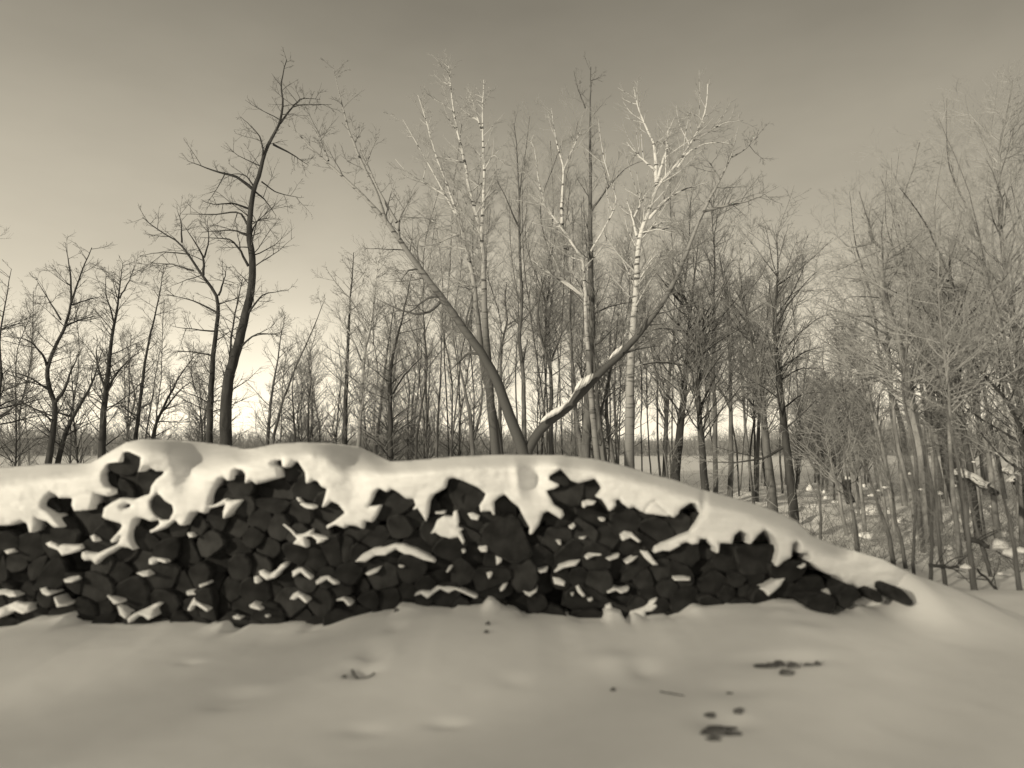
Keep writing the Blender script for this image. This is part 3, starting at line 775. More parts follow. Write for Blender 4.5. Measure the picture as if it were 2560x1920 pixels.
def px_path(pts, Y, n, r, dy=0.0):
    """trace in photo pixels -> smooth path at depth Y (leaning dy metres in depth)"""
    q = []
    for i, p in enumerate(pts):
        f = i / max(1, len(pts) - 1)
        q.append(P(p[0], p[1], Y + dy * f))
    return smooth_path(q, n, r, 0.0010 * Y)
def down_to_ground(pts, Y):
    """extend a traced trunk down to the snow"""
    p = np.array(P(*pts[0], Y)); q = np.array(P(*pts[1], Y))
    zg = float(ground_z(np.array([p[0]]), np.array([Y]))[0]) - 0.1
    d = (p - q); d /= abs(d[2]) + 1e-6
    if p[2] > zg:
        e = p + d * np.array([0.5, 0, 1]) * (p[2] - zg)
        # back to a pixel
        v = e - np.array([0, 0, CAMZ]); zc = v[1] * cp + v[2] * sp; yc = -v[1] * sp + v[2] * cp
        return [(1280 + F * v[0] / zc, 960 - F * yc / zc)] + list(pts)
    return list(pts)
def tree(name, label, cat, group, Y, trunk, d0, d1, seed, limbs=(), mat=M_BARK, twig=M_MIDTWIG, dy=0.0, extra_trunks=(), limbs_white=False, **kw):
    """trunk, limbs: traced pixel polylines; d0, d1: diameters in photo pixels"""
    r = np.random.default_rng(seed)
    tp = down_to_ground(trunk, Y)
    path = px_path(tp, Y, max(10, len(tp) * 3), r, dy)
    root = empty(name, tuple(path[0]))
    s = Y / F / 2
    tr = Twigs(); tr.add(path, d0 * s * 1.12, d1 * s * .6, 9, 0)
    # root flare
    tr.build('trunk', [mat], root, 0.9)
    tw = Twigs()
    lim_m = 0
    k = dict(n1=26, L1=1.6, t0=0.3, n2=5, n3=4); k.update(kw)
    k['n1'] = int(k['n1'] * 1.45)
    if mat in (M_BIRCH, M_ASPEN): k['n1'] = int(k['n1'] * 1.5); k['L1'] *= 1.45; k['n2'] = 7; k['lmin'] = .006
    if Y > 15: k.setdefault('rt', .0024)
    ramify(tw, r, path, d0 * s, d1 * s, limb_mi=0, twig_mi=1, **k)
    for ex in extra_trunks:
        ep = px_path(down_to_ground(ex[0], Y) if ex[3] else ex[0], Y, max(8, len(ex[0]) * 3), r, 0.4)
        t2 = Twigs(); t2.add(ep, ex[1] * s, ex[2] * s * .6, 8, 0); t2.build('trunk' if ex[3] else 'limb', [mat], root)
        kk = dict(k); kk['n1'] = max(6, int(k['n1'] * .7)); kk['t0'] = ex[4] if len(ex) > 4 else .3
        ramify(tw, r, ep, ex[1] * s, ex[2] * s, limb_mi=0, twig_mi=1, **kk)
    for lm in limbs:
        pts, a, b = lm[0], lm[1], lm[2]
        lp = px_path(pts, Y, max(6, len(pts) * 3), r, r.uniform(-.8, .8))
        # start on the trunk, not beside it
        lp[0] = path[np.argmin(np.linalg.norm(path[:, [0, 2]] - lp[0][[0, 2]], axis=1))] * np.array([0, 1, 0]) + lp[0] * np.array([1, 0, 1])
        tw.add(lp, a * s, b * s * .45, 6, 0)
        kk = dict(k); kk['n1'] = lm[3] if len(lm) > 3 else 9; kk['t0'] = .25; kk['L1'] = k['L1'] * .75
        ramify(tw, r, lp, a * s, b * s, limb_mi=0, twig_mi=1, **kk)
    tw.build('crown', [mat, twig], root)
    tag(root, label, cat, group)
    return root

# ---- left group
LG = 'bare trees at the field edge left of the gap'
tree('bare_tree', 'tall dark tree with a sinuous trunk rising high above its neighbours', 'tree', LG, 17,
     q4((1375, 1480), (1375, 1250), (1400, 1050), (1450, 900), (1490, 720), (1535, 540), (1540, 350)) + q7((790, 1240), (805, 1080), (820, 960), (860, 870), (880, 760), (930, 650), (985, 560), (1005, 430), (985, 330), (1005, 230), (1025, 170)),
     34, 3, 101, mat=M_DARKBARK, twig=M_TWIG,
     limbs=[(q7((985, 560), (1060, 460), (1110, 405), (1230, 415)), 6, 2), (q7((1060, 462), (1120, 445), (1300, 445)), 4, 2, 4), (q7((815, 965), (720, 890), (580, 855), (410, 790)), 9, 2, 8),
            (q7((820, 950), (780, 880), (720, 870), (660, 880)), 5, 2), (q7((800, 1090), (700, 1050), (560, 1060), (500, 1030)), 6, 2, 6), (q7((780, 1180), (740, 1100), (600, 1120), (380, 1120)), 6, 2, 6),
            (q7((800, 1250), (850, 1145), (950, 1145)), 5, 2, 5), (q7((780, 1250), (700, 1215), (480, 1230)), 6, 2, 6), (q7((790, 1440), (740, 1340), (680, 1270), (490, 1260)), 7, 2, 6),
            (q7((940, 690), (1040, 740), (1160, 820)), 6, 2, 7), (q7((875, 780), (880, 700), (850, 620), (740, 520)), 5, 2, 6), (q7((830, 980), (900, 1040), (960, 1130)), 5, 2, 6),
            (q4((1490, 720), (1600, 570), (1760, 550)), 6, 2, 6), (q4((1440, 920), (1560, 810), (1740, 820)), 6, 2, 7), (q7((870, 920), (960, 990), (1110, 1020)), 4, 2, 6)],
     n1=34, L1=1.3, t0=.34, n2=5, n3=3, ang=(.8, 1.3), up=0.03)
tree('bare_tree', 'slender dark trunk beside the tallest left tree, its crown arching towards the open sky', 'tree', LG, 18,
     q4((1275, 1480), (1285, 1200), (1300, 950), (1325, 750), (1335, 590)) + q4((1240, 470), (1150, 340), (1100, 250), (980, 200), (870, 105)), 20, 3, 102, mat=M_DARKBARK, twig=M_TWIG,
     limbs=[(q4((1240, 460), (1245, 350), (1190, 260), (1120, 150)), 7, 2, 8), (q4((1245, 350), (1275, 260), (1265, 120)), 5, 2, 6), (q4((1110, 260), (1105, 120), (1080, 60)), 5, 2, 6),
            (q4((1180, 430), (1050, 390), (920, 385)), 5, 2, 6), (q4((1150, 330), (1000, 315), (850, 340)), 4, 2, 6), (q4((1330, 690), (1200, 620), (1000, 570)), 6, 2, 8),
            (q4((1320, 800), (1180, 790), (1050, 770)), 5, 2, 8), (q4((1300, 950), (1150, 920), (1020, 930)), 5, 2, 8), (q4((1335, 580), (1370, 480), (1380, 400)), 6, 2, 8)],
     n1=30, L1=1.2, t0=.3, ang=(.8, 1.35), up=0.03)
tree('bare_tree', 'second stem hugging the tall sinuous tree, ending halfway up', 'tree', LG, 17.4,
     q4((1390, 1480), (1395, 1200), (1400, 950), (1420, 750), (1450, 620), (1480, 480)), 14, 3, 103, mat=M_DARKBARK, twig=M_TWIG, n1=30, L1=1.1, t0=.25, ang=(.8, 1.3), up=.02)
tree('bare_tree', 'crooked tree at far left splitting low into a wavy main stem and a side stem', 'tree', LG, 18,
     q4((295, 1600), (325, 1400), (340, 1230), (295, 1150), (285, 1010), (350, 870), (400, 770), (435, 620), (500, 430), (560, 290)), 18, 3, 104, mat=M_DARKBARK, twig=M_TWIG,
     limbs=[(q4((340, 1230), (390, 1170), (430, 1050), (500, 900)), 10, 3, 10), (q4((285, 1010), (270, 950), (170, 850), (20, 830)), 7, 2, 9), (q4((300, 1160), (180, 1080), (20, 1035)), 6, 2, 8),
            (q4((400, 770), (480, 730), (620, 700)), 6, 2, 7), (q4((435, 620), (430, 450), (400, 260)), 6, 2, 8), (q4((370, 730), (290, 600), (220, 480)), 5, 2, 8), (q4((440, 640), (560, 600), (620, 590)), 5, 2, 6)],
     n1=36, L1=1.3, t0=.28, n2=6, ang=(.7, 1.25), up=.02)
tree('bare_tree', 'leaning dark tree just right of the crooked one, bent near its base', 'tree', LG, 19,
     q4((350, 1610), (380, 1480), (430, 1350), (470, 1280), (560, 1130), (620, 930)), 17, 3, 105, mat=M_DARKBARK, twig=M_TWIG, n1=30, L1=1.3, t0=.3, ang=(.7, 1.3), up=.02,
     limbs=[(q4((430, 1320), (330, 1290), (160, 1300)), 6, 2, 8)])
tree('bare_tree', 'straight dark left tree with a full feathery crown and thick low trunk', 'tree', LG, 18.5,
     q4((620, 1550), (635, 1250), (660, 1050), (675, 880), (710, 700), (740, 450), (750, 380)), 22, 2, 106, mat=M_DARKBARK, twig=M_TWIG, n1=46, L1=1.5, t0=.25, n2=6, ang=(.7, 1.2), up=.04,
     limbs=[(q4((640, 1200), (700, 1070), (800, 960), (900, 900)), 8, 2, 10), (q4((640, 1150), (590, 1000), (590, 850)), 7, 2, 9), (q4((700, 760), (640, 560), (650, 440)), 5, 2, 8), (q4((730, 600), (800, 470), (820, 400)), 4, 2, 8)])
tree('bare_tree', 'slim straight tree above the first snow mound', 'tree', LG, 20,
     q4((825, 1480), (870, 1080), (920, 800), (980, 560), (1000, 400)), 13, 2, 107, mat=M_DARKBARK, twig=M_TWIG, n1=36, L1=1.1, t0=.3, ang=(.7, 1.2), up=.04)
tree('bare_tree', 'low tree forking widely over the first snow mound', 'tree', LG, 20,
     q4((930, 1450), (960, 1330), (1030, 1200), (1090, 1080), (1180, 960)), 13, 3, 108, mat=M_DARKBARK, twig=M_TWIG, n1=30, L1=1.2, t0=.3, ang=(.6, 1.2), up=.0,
     limbs=[(q4((960, 1330), (1100, 1150), (1240, 1060)), 6, 2, 8)])
tree('bare_tree', 'thin pole tree between two slim trees above the first mound', 'tree', LG, 22, q4((775, 1470), (785, 1250), (790, 1050), (780, 880)), 7, 2, 109, n1=18, L1=.8, t0=.3)
tree('bare_tree', 'thin sapling leaning right of the slim straight tree', 'tree', LG, 22, q4((885, 1460), (930, 1200), (960, 1000), (980, 900)), 6, 2, 110, n1=18, L1=.9, t0=.3)
tree('bare_tree', 'feathery tree cut off by the photo edge on the far left', 'tree', LG, 18,
     q4((-60, 1600), (-20, 1300), (15, 1050), (-10, 850), (30, 650), (70, 420)), 13, 2, 111, mat=M_DARKBARK, twig=M_TWIG, n1=40, L1=1.6, t0=.2, n2=6, ang=(.8, 1.3), up=.03)
tree('bare_tree', 'bare tree outside the photo edge reaching in with its twigs', 'tree', LG, 19, [(-120, 1150), (-100, 900), (-70, 700), (-60, 600)], 14, 3, 112, n1=36, L1=1.8, t0=.3, n2=6)
tree('bare_tree', 'upright bare tree at the right side of the gap, dark against pale sky', 'tree', LG, 21,
     q4((1630, 1480), (1660, 1150), (1690, 1000), (1715, 820), (1740, 700)), 12, 2, 113, n1=34, L1=1.3, t0=.2, n2=6, ang=(.6, 1.1))
tree('bare_tree', 'long thin tree leaning right across the edge of the gap', 'tree', LG, 20,
     q4((1670, 1420), (1740, 1180), (1800, 1030), (1870, 880), (1950, 690), (1985, 600)), 10, 2, 114, n1=22, L1=1.0, t0=.25)
tree('bare_tree', 'bushy bare tree low at the edge of the gap', 'tree', LG, 22, q4((1800, 1480), (1790, 1300), (1780, 1150), (1800, 980)), 9, 2, 115, n1=32, L1=1.2, t0=.15, n2=6)
tree('bare_tree', 'short dense tree behind the bushy one near the gap', 'tree', LG, 23, q4((1880, 1480), (1880, 1250), (1900, 1050), (1890, 900)), 8, 2, 116, n1=34, L1=1.3, t0=.15, n2=6)

# ---- middle group
MG = 'bare trees behind the middle of the pile'
tree('forked_tree', 'great V shaped tree whose two trunks lean far apart from one base', 'tree', MG, 14.5,
     q5((1245, 1545), (1210, 1450), (1140, 1280), (1090, 1120), (1060, 1060), (990, 940), (860, 760), (740, 590), (600, 410), (470, 220), (400, 120)) + q7((1480, 990), (1360, 880), (1200, 740), (1090, 620), (1020, 560)),
     33, 3, 201, mat=M_MAPLE, n1=26, L1=1.1, t0=.40, n2=5, ang=(.7, 1.2), up=.03,
     extra_trunks=[(q5((1265, 1540), (1310, 1440), (1350, 1385), (1420, 1330), (1500, 1280), (1600, 1170), (1700, 1060), (1850, 930), (1950, 810), (2090, 630)) + q8((1560, 1210), (1640, 1010), (1700, 860), (1790, 690), (1850, 580), (1885, 420)), 30, 3, True, .45)],
     limbs=[(q7((1640, 1180), (1560, 940), (1480, 790), (1400, 590), (1340, 350), (1310, 200)), 11, 2, 16), (q7((1700, 1170), (1600, 1000), (1510, 790), (1430, 580)), 9, 2, 12),
            (q7((1720, 1290), (1710, 1160), (1760, 1060), (1840, 950)), 7, 2, 7), (q5((605, 420), (590, 320), (600, 230), (680, 170)), 7, 2, 7), (q7((1280, 790), (1240, 680), (1180, 580)), 6, 2, 7),
            (q5((745, 590), (660, 590), (580, 660), (450, 750)), 8, 2, 8), (q5((735, 620), (680, 680), (600, 700), (480, 670), (320, 590)), 9, 2, 9), (q5((990, 940), (900, 930), (850, 990), (790, 1040)), 9, 2, 6),
            (q5((600, 420), (530, 430), (480, 520)), 6, 2, 6), (q8((1700, 870), (1850, 830), (1950, 815), (2110, 730)), 8, 2, 12), (q8((1850, 580), (1920, 540), (1990, 470)), 5, 2, 8),
            (q8((1790, 700), (1740, 620), (1680, 560)), 5, 2, 7), (q5((1850, 935), (1960, 900), (2090, 890)), 7, 2, 8), (q5((1940, 820), (2000, 700), (2020, 620)), 7, 2, 8)])
tree('bare_tree', 'tall twin topped tree left of the middle with sunlit upper stems', 'tree', MG, 19,
     q5((1075, 1550), (1055, 1380), (1030, 1100), (1020, 900), (1005, 700), (1000, 500)) + q8((530, 1100), (515, 1000), (525, 900), (535, 650), (522, 430), (530, 170)), 26, 3, 202, mat=M_ASPEN, twig=M_PALETWIG,
     n1=26, L1=.9, t0=.5, ang=(.6, 1.1),
     extra_trunks=[(q8((515, 1000), (490, 880), (450, 740), (430, 600), (380, 400), (350, 180), (345, 90)), 11, 3, False, .1)],
     limbs=[(q8((520, 440), (490, 340), (460, 240)), 5, 2, 6), (q8((535, 650), (580, 560), (640, 620)), 4, 2, 6)])
tree('bare_tree', 'tall tree with long parallel upright stems leaning gently left', 'tree', MG, 19.5,
     q5((1100, 1550), (1060, 1300), (1000, 1050), (980, 900), (955, 650), (930, 450), (880, 230), (830, 30)) + q8((400, 920), (330, 700), (270, 560), (210, 330), (180, 250)), 20, 3, 203, mat=M_ASPEN, twig=M_PALETWIG,
     n1=26, L1=1.0, t0=.42, ang=(.6, 1.1),
     limbs=[(q8((390, 900), (330, 790), (210, 570), (100, 380)), 7, 2, 8), (q8((400, 990), (250, 1050), (120, 1060)), 5, 2, 7), (q8((320, 780), (190, 700), (120, 660), (60, 590)), 6, 2, 6),
            (q8((440, 840), (380, 700), (330, 610)), 5, 2, 6), (q5((900, 300), (760, 280), (620, 290)), 6, 2, 7), (q5((880, 230), (780, 200), (650, 100), (560, 40)), 6, 2, 7), (q5((940, 540), (850, 500), (740, 450)), 6, 2, 8)])
tree('bare_tree', 'straight mast like dark tree reaching the highest point in the middle', 'tree', MG, 18.5,
     q5((1620, 1560), (1640, 1200), (1655, 950), (1660, 700), (1652, 480), (1650, 300)) + q8((1100, 1050), (1095, 800), (1100, 600), (1095, 480), (1098, 250), (1100, 100)), 26, 3, 204, mat=M_BARK,
     n1=44, L1=1.2, t0=.35, ang=(.6, 1.1), up=.07,
     limbs=[(q8((1100, 870), (1190, 740), (1290, 630), (1380, 600)), 6, 2, 8), (q5((1660, 700), (1760, 650), (1900, 620)), 6, 2, 8), (q8((1070, 320), (1030, 220), (1010, 120)), 4, 2, 6)])
tree('birch_tree', 'white barked birch entwined with the mast like tree, its pale limbs spreading left', 'birch', MG, 18,
     q5((1690, 1560), (1660, 1300), (1640, 1000), (1625, 760), (1615, 500), (1600, 350)) + q8((1065, 1140), (990, 1020), (940, 945), (880, 880), (830, 760), (815, 640), (800, 530), (780, 490)), 17, 3, 205, mat=M_BIRCH, twig=M_PALETWIG,
     n1=14, L1=.9, t0=.5, ang=(.5, 1.0),
     limbs=[(q8((945, 940), (945, 800), (960, 640), (910, 480), (890, 320)), 9, 2, 12), (q8((960, 640), (1010, 520), (1050, 430)), 5, 2, 6), (q8((1060, 1110), (950, 1060), (850, 1050)), 6, 2, 8),
            (q8((1060, 1320), (900, 1210), (780, 1120)), 8, 3, 8), (q8((830, 770), (780, 690), (730, 630)), 5, 2, 6), (q8((885, 885), (850, 830), (820, 780)), 5, 2, 5), (q8((990, 1020), (900, 950), (860, 920)), 5, 2, 6),
            (q8((1100, 1080), (1250, 820), (1180, 640), (1150, 480), (1140, 380)), 6, 2, 9), (q5((1600, 580), (1500, 500), (1380, 440), (1280, 360)), 7, 2, 8)])
tree('birch_tree', 'large white birch with the brightest bark and a wide fan of pale limbs', 'birch', MG, 17,
     q5((1885, 1600), (1890, 1200), (1900, 900), (1920, 650), (1932, 450), (1940, 250)) + q8((1350, 1020), (1400, 900), (1450, 730), (1530, 660), (1600, 560), (1670, 440), (1720, 310), (1720, 190)), 27, 3, 206, mat=M_BIRCH, twig=M_PALETWIG,
     n1=30, L1=1.1, t0=.45, n2=6, ang=(.5, 1.0),
     limbs=[(q8((1450, 730), (1445, 620), (1440, 510), (1390, 420), (1345, 300), (1325, 200)), 12, 2, 12), (q8((1440, 650), (1350, 570), (1290, 500)), 7, 2, 8), (q8((1455, 700), (1490, 580), (1510, 530), (1500, 470), (1545, 370)), 9, 2, 10),
            (q8((1560, 640), (1620, 550), (1700, 510), (1800, 500), (1860, 515)), 8, 2, 9), (q8((1650, 490), (1720, 450), (1800, 400), (1910, 385)), 7, 2, 8), (q8((1345, 1000), (1320, 900), (1290, 800)), 8, 2, 7),
            (q8((1350, 1010), (1430, 945), (1520, 915), (1610, 960)), 7, 2, 7), (q8((1360, 990), (1450, 960), (1540, 985)), 6, 2, 6), (q8((1410, 910), (1500, 800), (1600, 750), (1720, 715)), 9, 2, 10),
            (q8((1330, 900), (1400, 760), (1450, 720)), 6, 2, 6), (q8((1440, 520), (1450, 500), (1490, 470)), 4, 2, 5), (q8((1380, 1180), (1450, 1090), (1530, 1060)), 6, 2, 8), (q8((1700, 400), (1660, 350), (1610, 360)), 4, 2, 6),
            (q5((1905, 1020), (2000, 990), (2098, 985)), 6, 2, 10), (q5((1900, 900), (2000, 850), (2098, 840)), 6, 2, 10), (q5((1940, 500), (1990, 420), (2060, 350)), 7, 2, 8)])
tree('bare_tree', 'dark straight tree with a burl rising between the V trunks', 'tree', MG, 19,
     q5((1250, 1540), (1245, 1300), (1240, 1050), (1215, 900), (1220, 780), (1235, 600), (1220, 400), (1215, 150)) + q8((720, 780), (700, 450), (690, 400)), 14, 3, 207, mat=M_BARK, n1=44, L1=1.1, t0=.3, ang=(.4, .9), up=.05,
     limbs=[(q8((720, 800), (740, 600), (760, 520)), 5, 2, 6), (q8((715, 950), (640, 780), (600, 700)), 5, 2, 6)])
tree('bare_tree', 'zigzag grey tree right of the V base with many level twigs', 'tree', MG, 20,
     q5((1405, 1540), (1410, 1250), (1410, 1000), (1370, 920), (1340, 830), (1325, 640), (1370, 470), (1420, 300), (1440, 200)), 14, 3, 208, mat=M_BARK, n1=44, L1=1.2, t0=.25, ang=(.8, 1.4), up=.02,
     limbs=[(q5((1410, 980), (1470, 820), (1560, 680)), 6, 2, 8)])
tree('bare_tree', 'straight dark pole tree behind the second mound', 'tree', MG, 20, q5((150, 1500), (160, 1150), (165, 950), (185, 600), (205, 320)), 16, 3, 209, mat=M_DARKBARK, n1=48, L1=1.2, t0=.2, ang=(.6, 1.1), up=.05, n2=6)
tree('birch_tree', 'slim white birch behind the second mound, bright down to its foot', 'birch', MG, 19,
     q5((235, 1500), (255, 1200), (262, 1000), (290, 850), (315, 730), (335, 540), (345, 420), (380, 290)), 13, 3, 210, mat=M_BIRCH, twig=M_PALETWIG, n1=34, L1=1.2, t0=.3, n2=6, ang=(.5, 1.0),
     limbs=[(q5((335, 540), (280, 440), (260, 400)), 4, 2, 7), (q5((340, 480), (410, 440), (420, 380)), 4, 2, 6), (q5((300, 800), (200, 620), (110, 520), (50, 440)), 5, 2, 9), (q5((262, 1000), (180, 800), (60, 660), (20, 600)), 5, 2, 9)])
tree('bare_tree', 'dark crooked stem between the second and third mounds', 'tree', MG, 19, q5((430, 1580), (428, 1250), (430, 1000), (480, 800), (520, 650), (560, 450)), 16, 3, 211, mat=M_DARKBARK, n1=46, L1=1.3, t0=.2, ang=(.7, 1.2), n2=6, up=.0,
     limbs=[(q5((430, 1200), (520, 1060), (620, 960)), 6, 2, 8)])
tree('bare_tree', 'dark tree left of the crooked stem, shedding low twigs', 'tree', MG, 20, q5((335, 1540), (380, 1200), (400, 1000), (430, 800), (450, 650)), 12, 3, 212, n1=44, L1=1.2, t0=.15, n2=6, ang=(.7, 1.2))
tree('bare_tree', 'thin twin pole trees standing apart in the clear strip', 'tree', MG, 24, q5((650, 1530), (648, 1200), (640, 950), (640, 740)), 7, 2, 213, n1=20, L1=.8, t0=.3, ang=(.3, .7), extra_trunks=[(q5((655, 1400), (665, 1100), (685, 870)), 4, 2, False)])
tree('bare_tree', 'slim pole tree with upswept twigs in the clear strip', 'tree', MG, 23, q5((710, 1530), (720, 1300), (738, 1050), (742, 850), (745, 690)), 9, 2, 214, n1=34, L1=1.0, t0=.3, ang=(.3, .7), up=.1)
tree('bare_tree', 'Y shaped dark tree just left of the V tree foot', 'tree', MG, 18, q5((932, 1550), (925, 1400), (905, 1250), (870, 1100), (840, 950), (825, 830)), 17, 3, 215, n1=30, L1=1.0, t0=.4, extra_trunks=[(q5((935, 1460), (975, 1320), (990, 1200), (985, 1050)), 9, 3, False)])
tree('bare_tree', 'rough stem with broken hooked top behind the V tree', 'tree', MG, 21, q5((1095, 1550), (1100, 1250), (1102, 1000), (1110, 850), (1150, 730), (1120, 620), (1140, 500)), 13, 4, 216, n1=46, L1=1.2, t0=.25, n2=6)
tree('bare_tree', 'leaning dark trunk left of the great birch, first of the close set stems', 'tree', MG, 19, q5((1600, 1575), (1560, 1300), (1548, 1100), (1530, 900), (1525, 600), (1530, 500)), 17, 3, 217, n1=44, L1=1.1, t0=.3, n2=5)
tree('bare_tree', 'rough grey trunk in the close set stems beside the great birch', 'tree', MG, 18.4, q5((1735, 1580), (1705, 1400), (1690, 1200), (1670, 1000), (1675, 850)), 22, 5, 218, n1=24, L1=1.2, t0=.35,
     extra_trunks=[(q5((1705, 1330), (1740, 1200), (1760, 1050)), 8, 3, False)])
tree('bare_tree', 'slender grey stem leaning among the close set stems', 'tree', MG, 19, q5((1790, 1600), (1765, 1440), (1742, 1320), (1750, 1150), (1800, 900), (1820, 700)), 15, 3, 219, n1=36, L1=1.2, t0=.3)
tree('bare_tree', 'dark narrow pole touching the great birch on its left side', 'tree', MG, 20, q5((1815, 1610), (1805, 1400), (1795, 1200), (1800, 1000), (1795, 800)), 12, 3, 220, n1=40, L1=1.2, t0=.25, ang=(.7, 1.2))

# ---- right of the middle
RG = 'bare trees above the sloping end of the pile'
tree('bare_tree', 'dark gnarled tree with a broken shoulder low on its trunk', 'tree', RG, 15.5, q6((185, 1500), (200, 1350), (215, 1200), (232, 1050), (250, 850), (265, 620), (250, 540), (220, 480), (200, 380)), 27, 4, 301, mat=M_DARKBARK, n1=54, L1=1.275, t0=.36, taper=.25, n2=7, ang=(.4, .95), up=.06,
     limbs=[(q6((265, 620), (280, 480), (300, 330), (310, 200)), 8, 2, 14), (q6((230, 560), (150, 470), (100, 400)), 7, 2, 10), (q6((250, 700), (100, 680), (0, 720)), 6, 2, 10), (q6((240, 880), (100, 860), (0, 880)), 6, 2, 10)])
tree('bare_tree', 'dark leaning tree with thick trunk just right of the gnarled one', 'tree', RG, 15, q6((345, 1545), (335, 1400), (320, 1200), (305, 1000), (320, 800), (340, 650), (330, 500)), 22, 4, 302, mat=M_DARKBARK, n1=52, L1=1.19, t0=.36, taper=.25, n2=7, ang=(.4, .95),
     limbs=[(q6((320, 1100), (390, 960), (440, 860)), 6, 2, 8), (q6((310, 950), (300, 800), (290, 640)), 6, 2, 10)])
tree('bare_tree', 'grey tree with burls halfway up its trunk', 'tree', RG, 15, q6((700, 1560), (680, 1400), (660, 1200), (650, 1050), (620, 900), (590, 750), (565, 600), (530, 480)), 26, 5, 303, n1=50, L1=1.19, t0=.36, taper=.25, n2=6, ang=(.4, .95),
     limbs=[(q6((565, 600), (520, 500), (515, 470)), 6, 2, 8), (q6((565, 610), (680, 540), (740, 440)), 6, 2, 10)])
tree('birch_tree', 'pale broken birch stub rising out of the twiggy crowns', 'birch', RG, 16.5, q6((600, 1560), (560, 1200), (540, 900), (525, 600), (515, 480), (530, 370), (550, 270), (580, 140)), 8, 4, 304, mat=M_BIRCH, twig=M_PALETWIG, n1=24, L1=0.68, t0=.36, taper=.25)
tree('bare_tree', 'tall dark tree at the edge of the clearing with branches sweeping up to the right', 'tree', RG, 13.5, q6((815, 1660), (800, 1480), (780, 1320), (760, 1150), (735, 900), (712, 700), (730, 450), (735, 300), (725, 180)), 25, 3, 305, mat=M_DARKBARK, n1=44, L1=1.275, t0=.36, taper=.25, n2=6, ang=(.4, .95), up=.06,
     limbs=[(q6((735, 850), (830, 720), (960, 620), (1050, 590)), 6, 2, 9), (q6((740, 900), (880, 800), (1040, 770)), 6, 2, 9), (q6((712, 700), (780, 560), (900, 420), (960, 360)), 6, 2, 10), (q6((725, 620), (820, 480), (880, 330)), 5, 2, 9),
            (q6((745, 960), (860, 890), (1000, 900)), 5, 2, 8), (q6((770, 1220), (870, 1130), (940, 1060)), 6, 2, 9), (q6((780, 1300), (680, 1370), (480, 1400), (330, 1390)), 8, 2, 10), (q6((760, 1110), (860, 1030), (980, 1020)), 5, 2, 8)])
tree('bare_tree', 'fine twigged tree behind the burled trunk', 'tree', RG, 19, q6((480, 1500), (485, 1200), (480, 900), (470, 600), (440, 400), (420, 280)), 14, 3, 306, n1=56, L1=1.275, t0=.36, taper=.25, n2=7)
tree('bare_tree', 'hazy bare tree in front of the gnarled trunk, reaching up beside the birch', 'tree', RG, 19, q6((400, 1500), (400, 1200), (390, 900), (390, 600), (400, 300), (380, 50)), 13, 3, 307, n1=60, L1=1.4449999999999998, t0=.36, taper=.25, n2=7)
tree('bare_tree', 'hazy tall tree behind the white birch fan', 'tree', RG, 20, q6((130, 1480), (140, 1100), (170, 800), (230, 500), (260, 250), (270, 0)), 13, 3, 308, n1=60, L1=1.36, t0=.36, taper=.25, n2=7)
tree('bare_tree', 'small hazy tree between the burled and the sweeping tree', 'tree', RG, 20, q6((620, 1500), (630, 1200), (650, 900), (680, 600), (690, 430)), 11, 3, 309, n1=54, L1=1.19, t0=.36, taper=.25, n2=6)
tree('bare_tree', 'leaning spindly tree in the left part of the clearing', 'tree', RG, 15, q6((150, 1490), (130, 1350), (110, 1270)), 10, 5, 310, n1=8, L1=0.68, t0=.36, taper=.25)

# ---- right wood
WG = 'bare trees of the wood on the far right'
tree('bare_tree', 'dark slim tree crossing the clearing, leaning left into the open sky', 'tree', WG, 12.5, q6((1325, 1500), (1300, 1380), (1260, 1200), (1210, 1000), (1170, 850), (1130, 690), (1090, 560)), 14, 3, 401, mat=M_PALEBARK, n1=34, L1=1.2, t0=.25, ang=(.4, .9), up=.03,
     limbs=[(q6((1205, 960), (1280, 930), (1350, 925)), 4, 2, 5), (q6((1190, 940), (1150, 925), (1110, 915)), 3, 2, 4)])
tree('bare_tree', 'thick pale trunk leaning left with a broken forked crown at the wood edge', 'tree', WG, 11.5,
     q6((1530, 1560), (1490, 1350), (1450, 1150), (1430, 1000), (1400, 860), (1375, 740), (1320, 600), (1285, 490)) + q9((490, 1130), (530, 1010), (420, 960), (400, 800), (430, 700)), 36, 4, 402, mat=M_PALEBARK, twig=M_PALETWIG, n1=46, L1=1.6, t0=.35, n2=6, ang=(.6, 1.2), up=.03,
     limbs=[(q9((480, 1260), (430, 1190), (330, 1180), (200, 1160)), 8, 2, 9), (q9((440, 960), (300, 1000), (180, 890), (130, 915)), 7, 2, 8), (q9((480, 1250), (360, 1100), (240, 1090)), 6, 2, 8), (q9((470, 1290), (330, 1280), (190, 1315)), 4, 2, 7),
            (q9((530, 1010), (620, 960), (640, 800)), 6, 2, 8)])
tree('bare_tree', 'light grey trunk behind the pale forked one, with a tuft at its top', 'tree', WG, 13, q0((1240, 1330), (1200, 1000), (1190, 620), (1170, 430), (1120, 150), (1100, 0)) + q9((700, 1300), (650, 1000), (610, 850), (600, 700), (660, 570), (710, 370)), 14, 3, 403, twig=M_PALETWIG, mat=M_PALEBARK, n1=50, L1=1.4, t0=.3, n2=6)
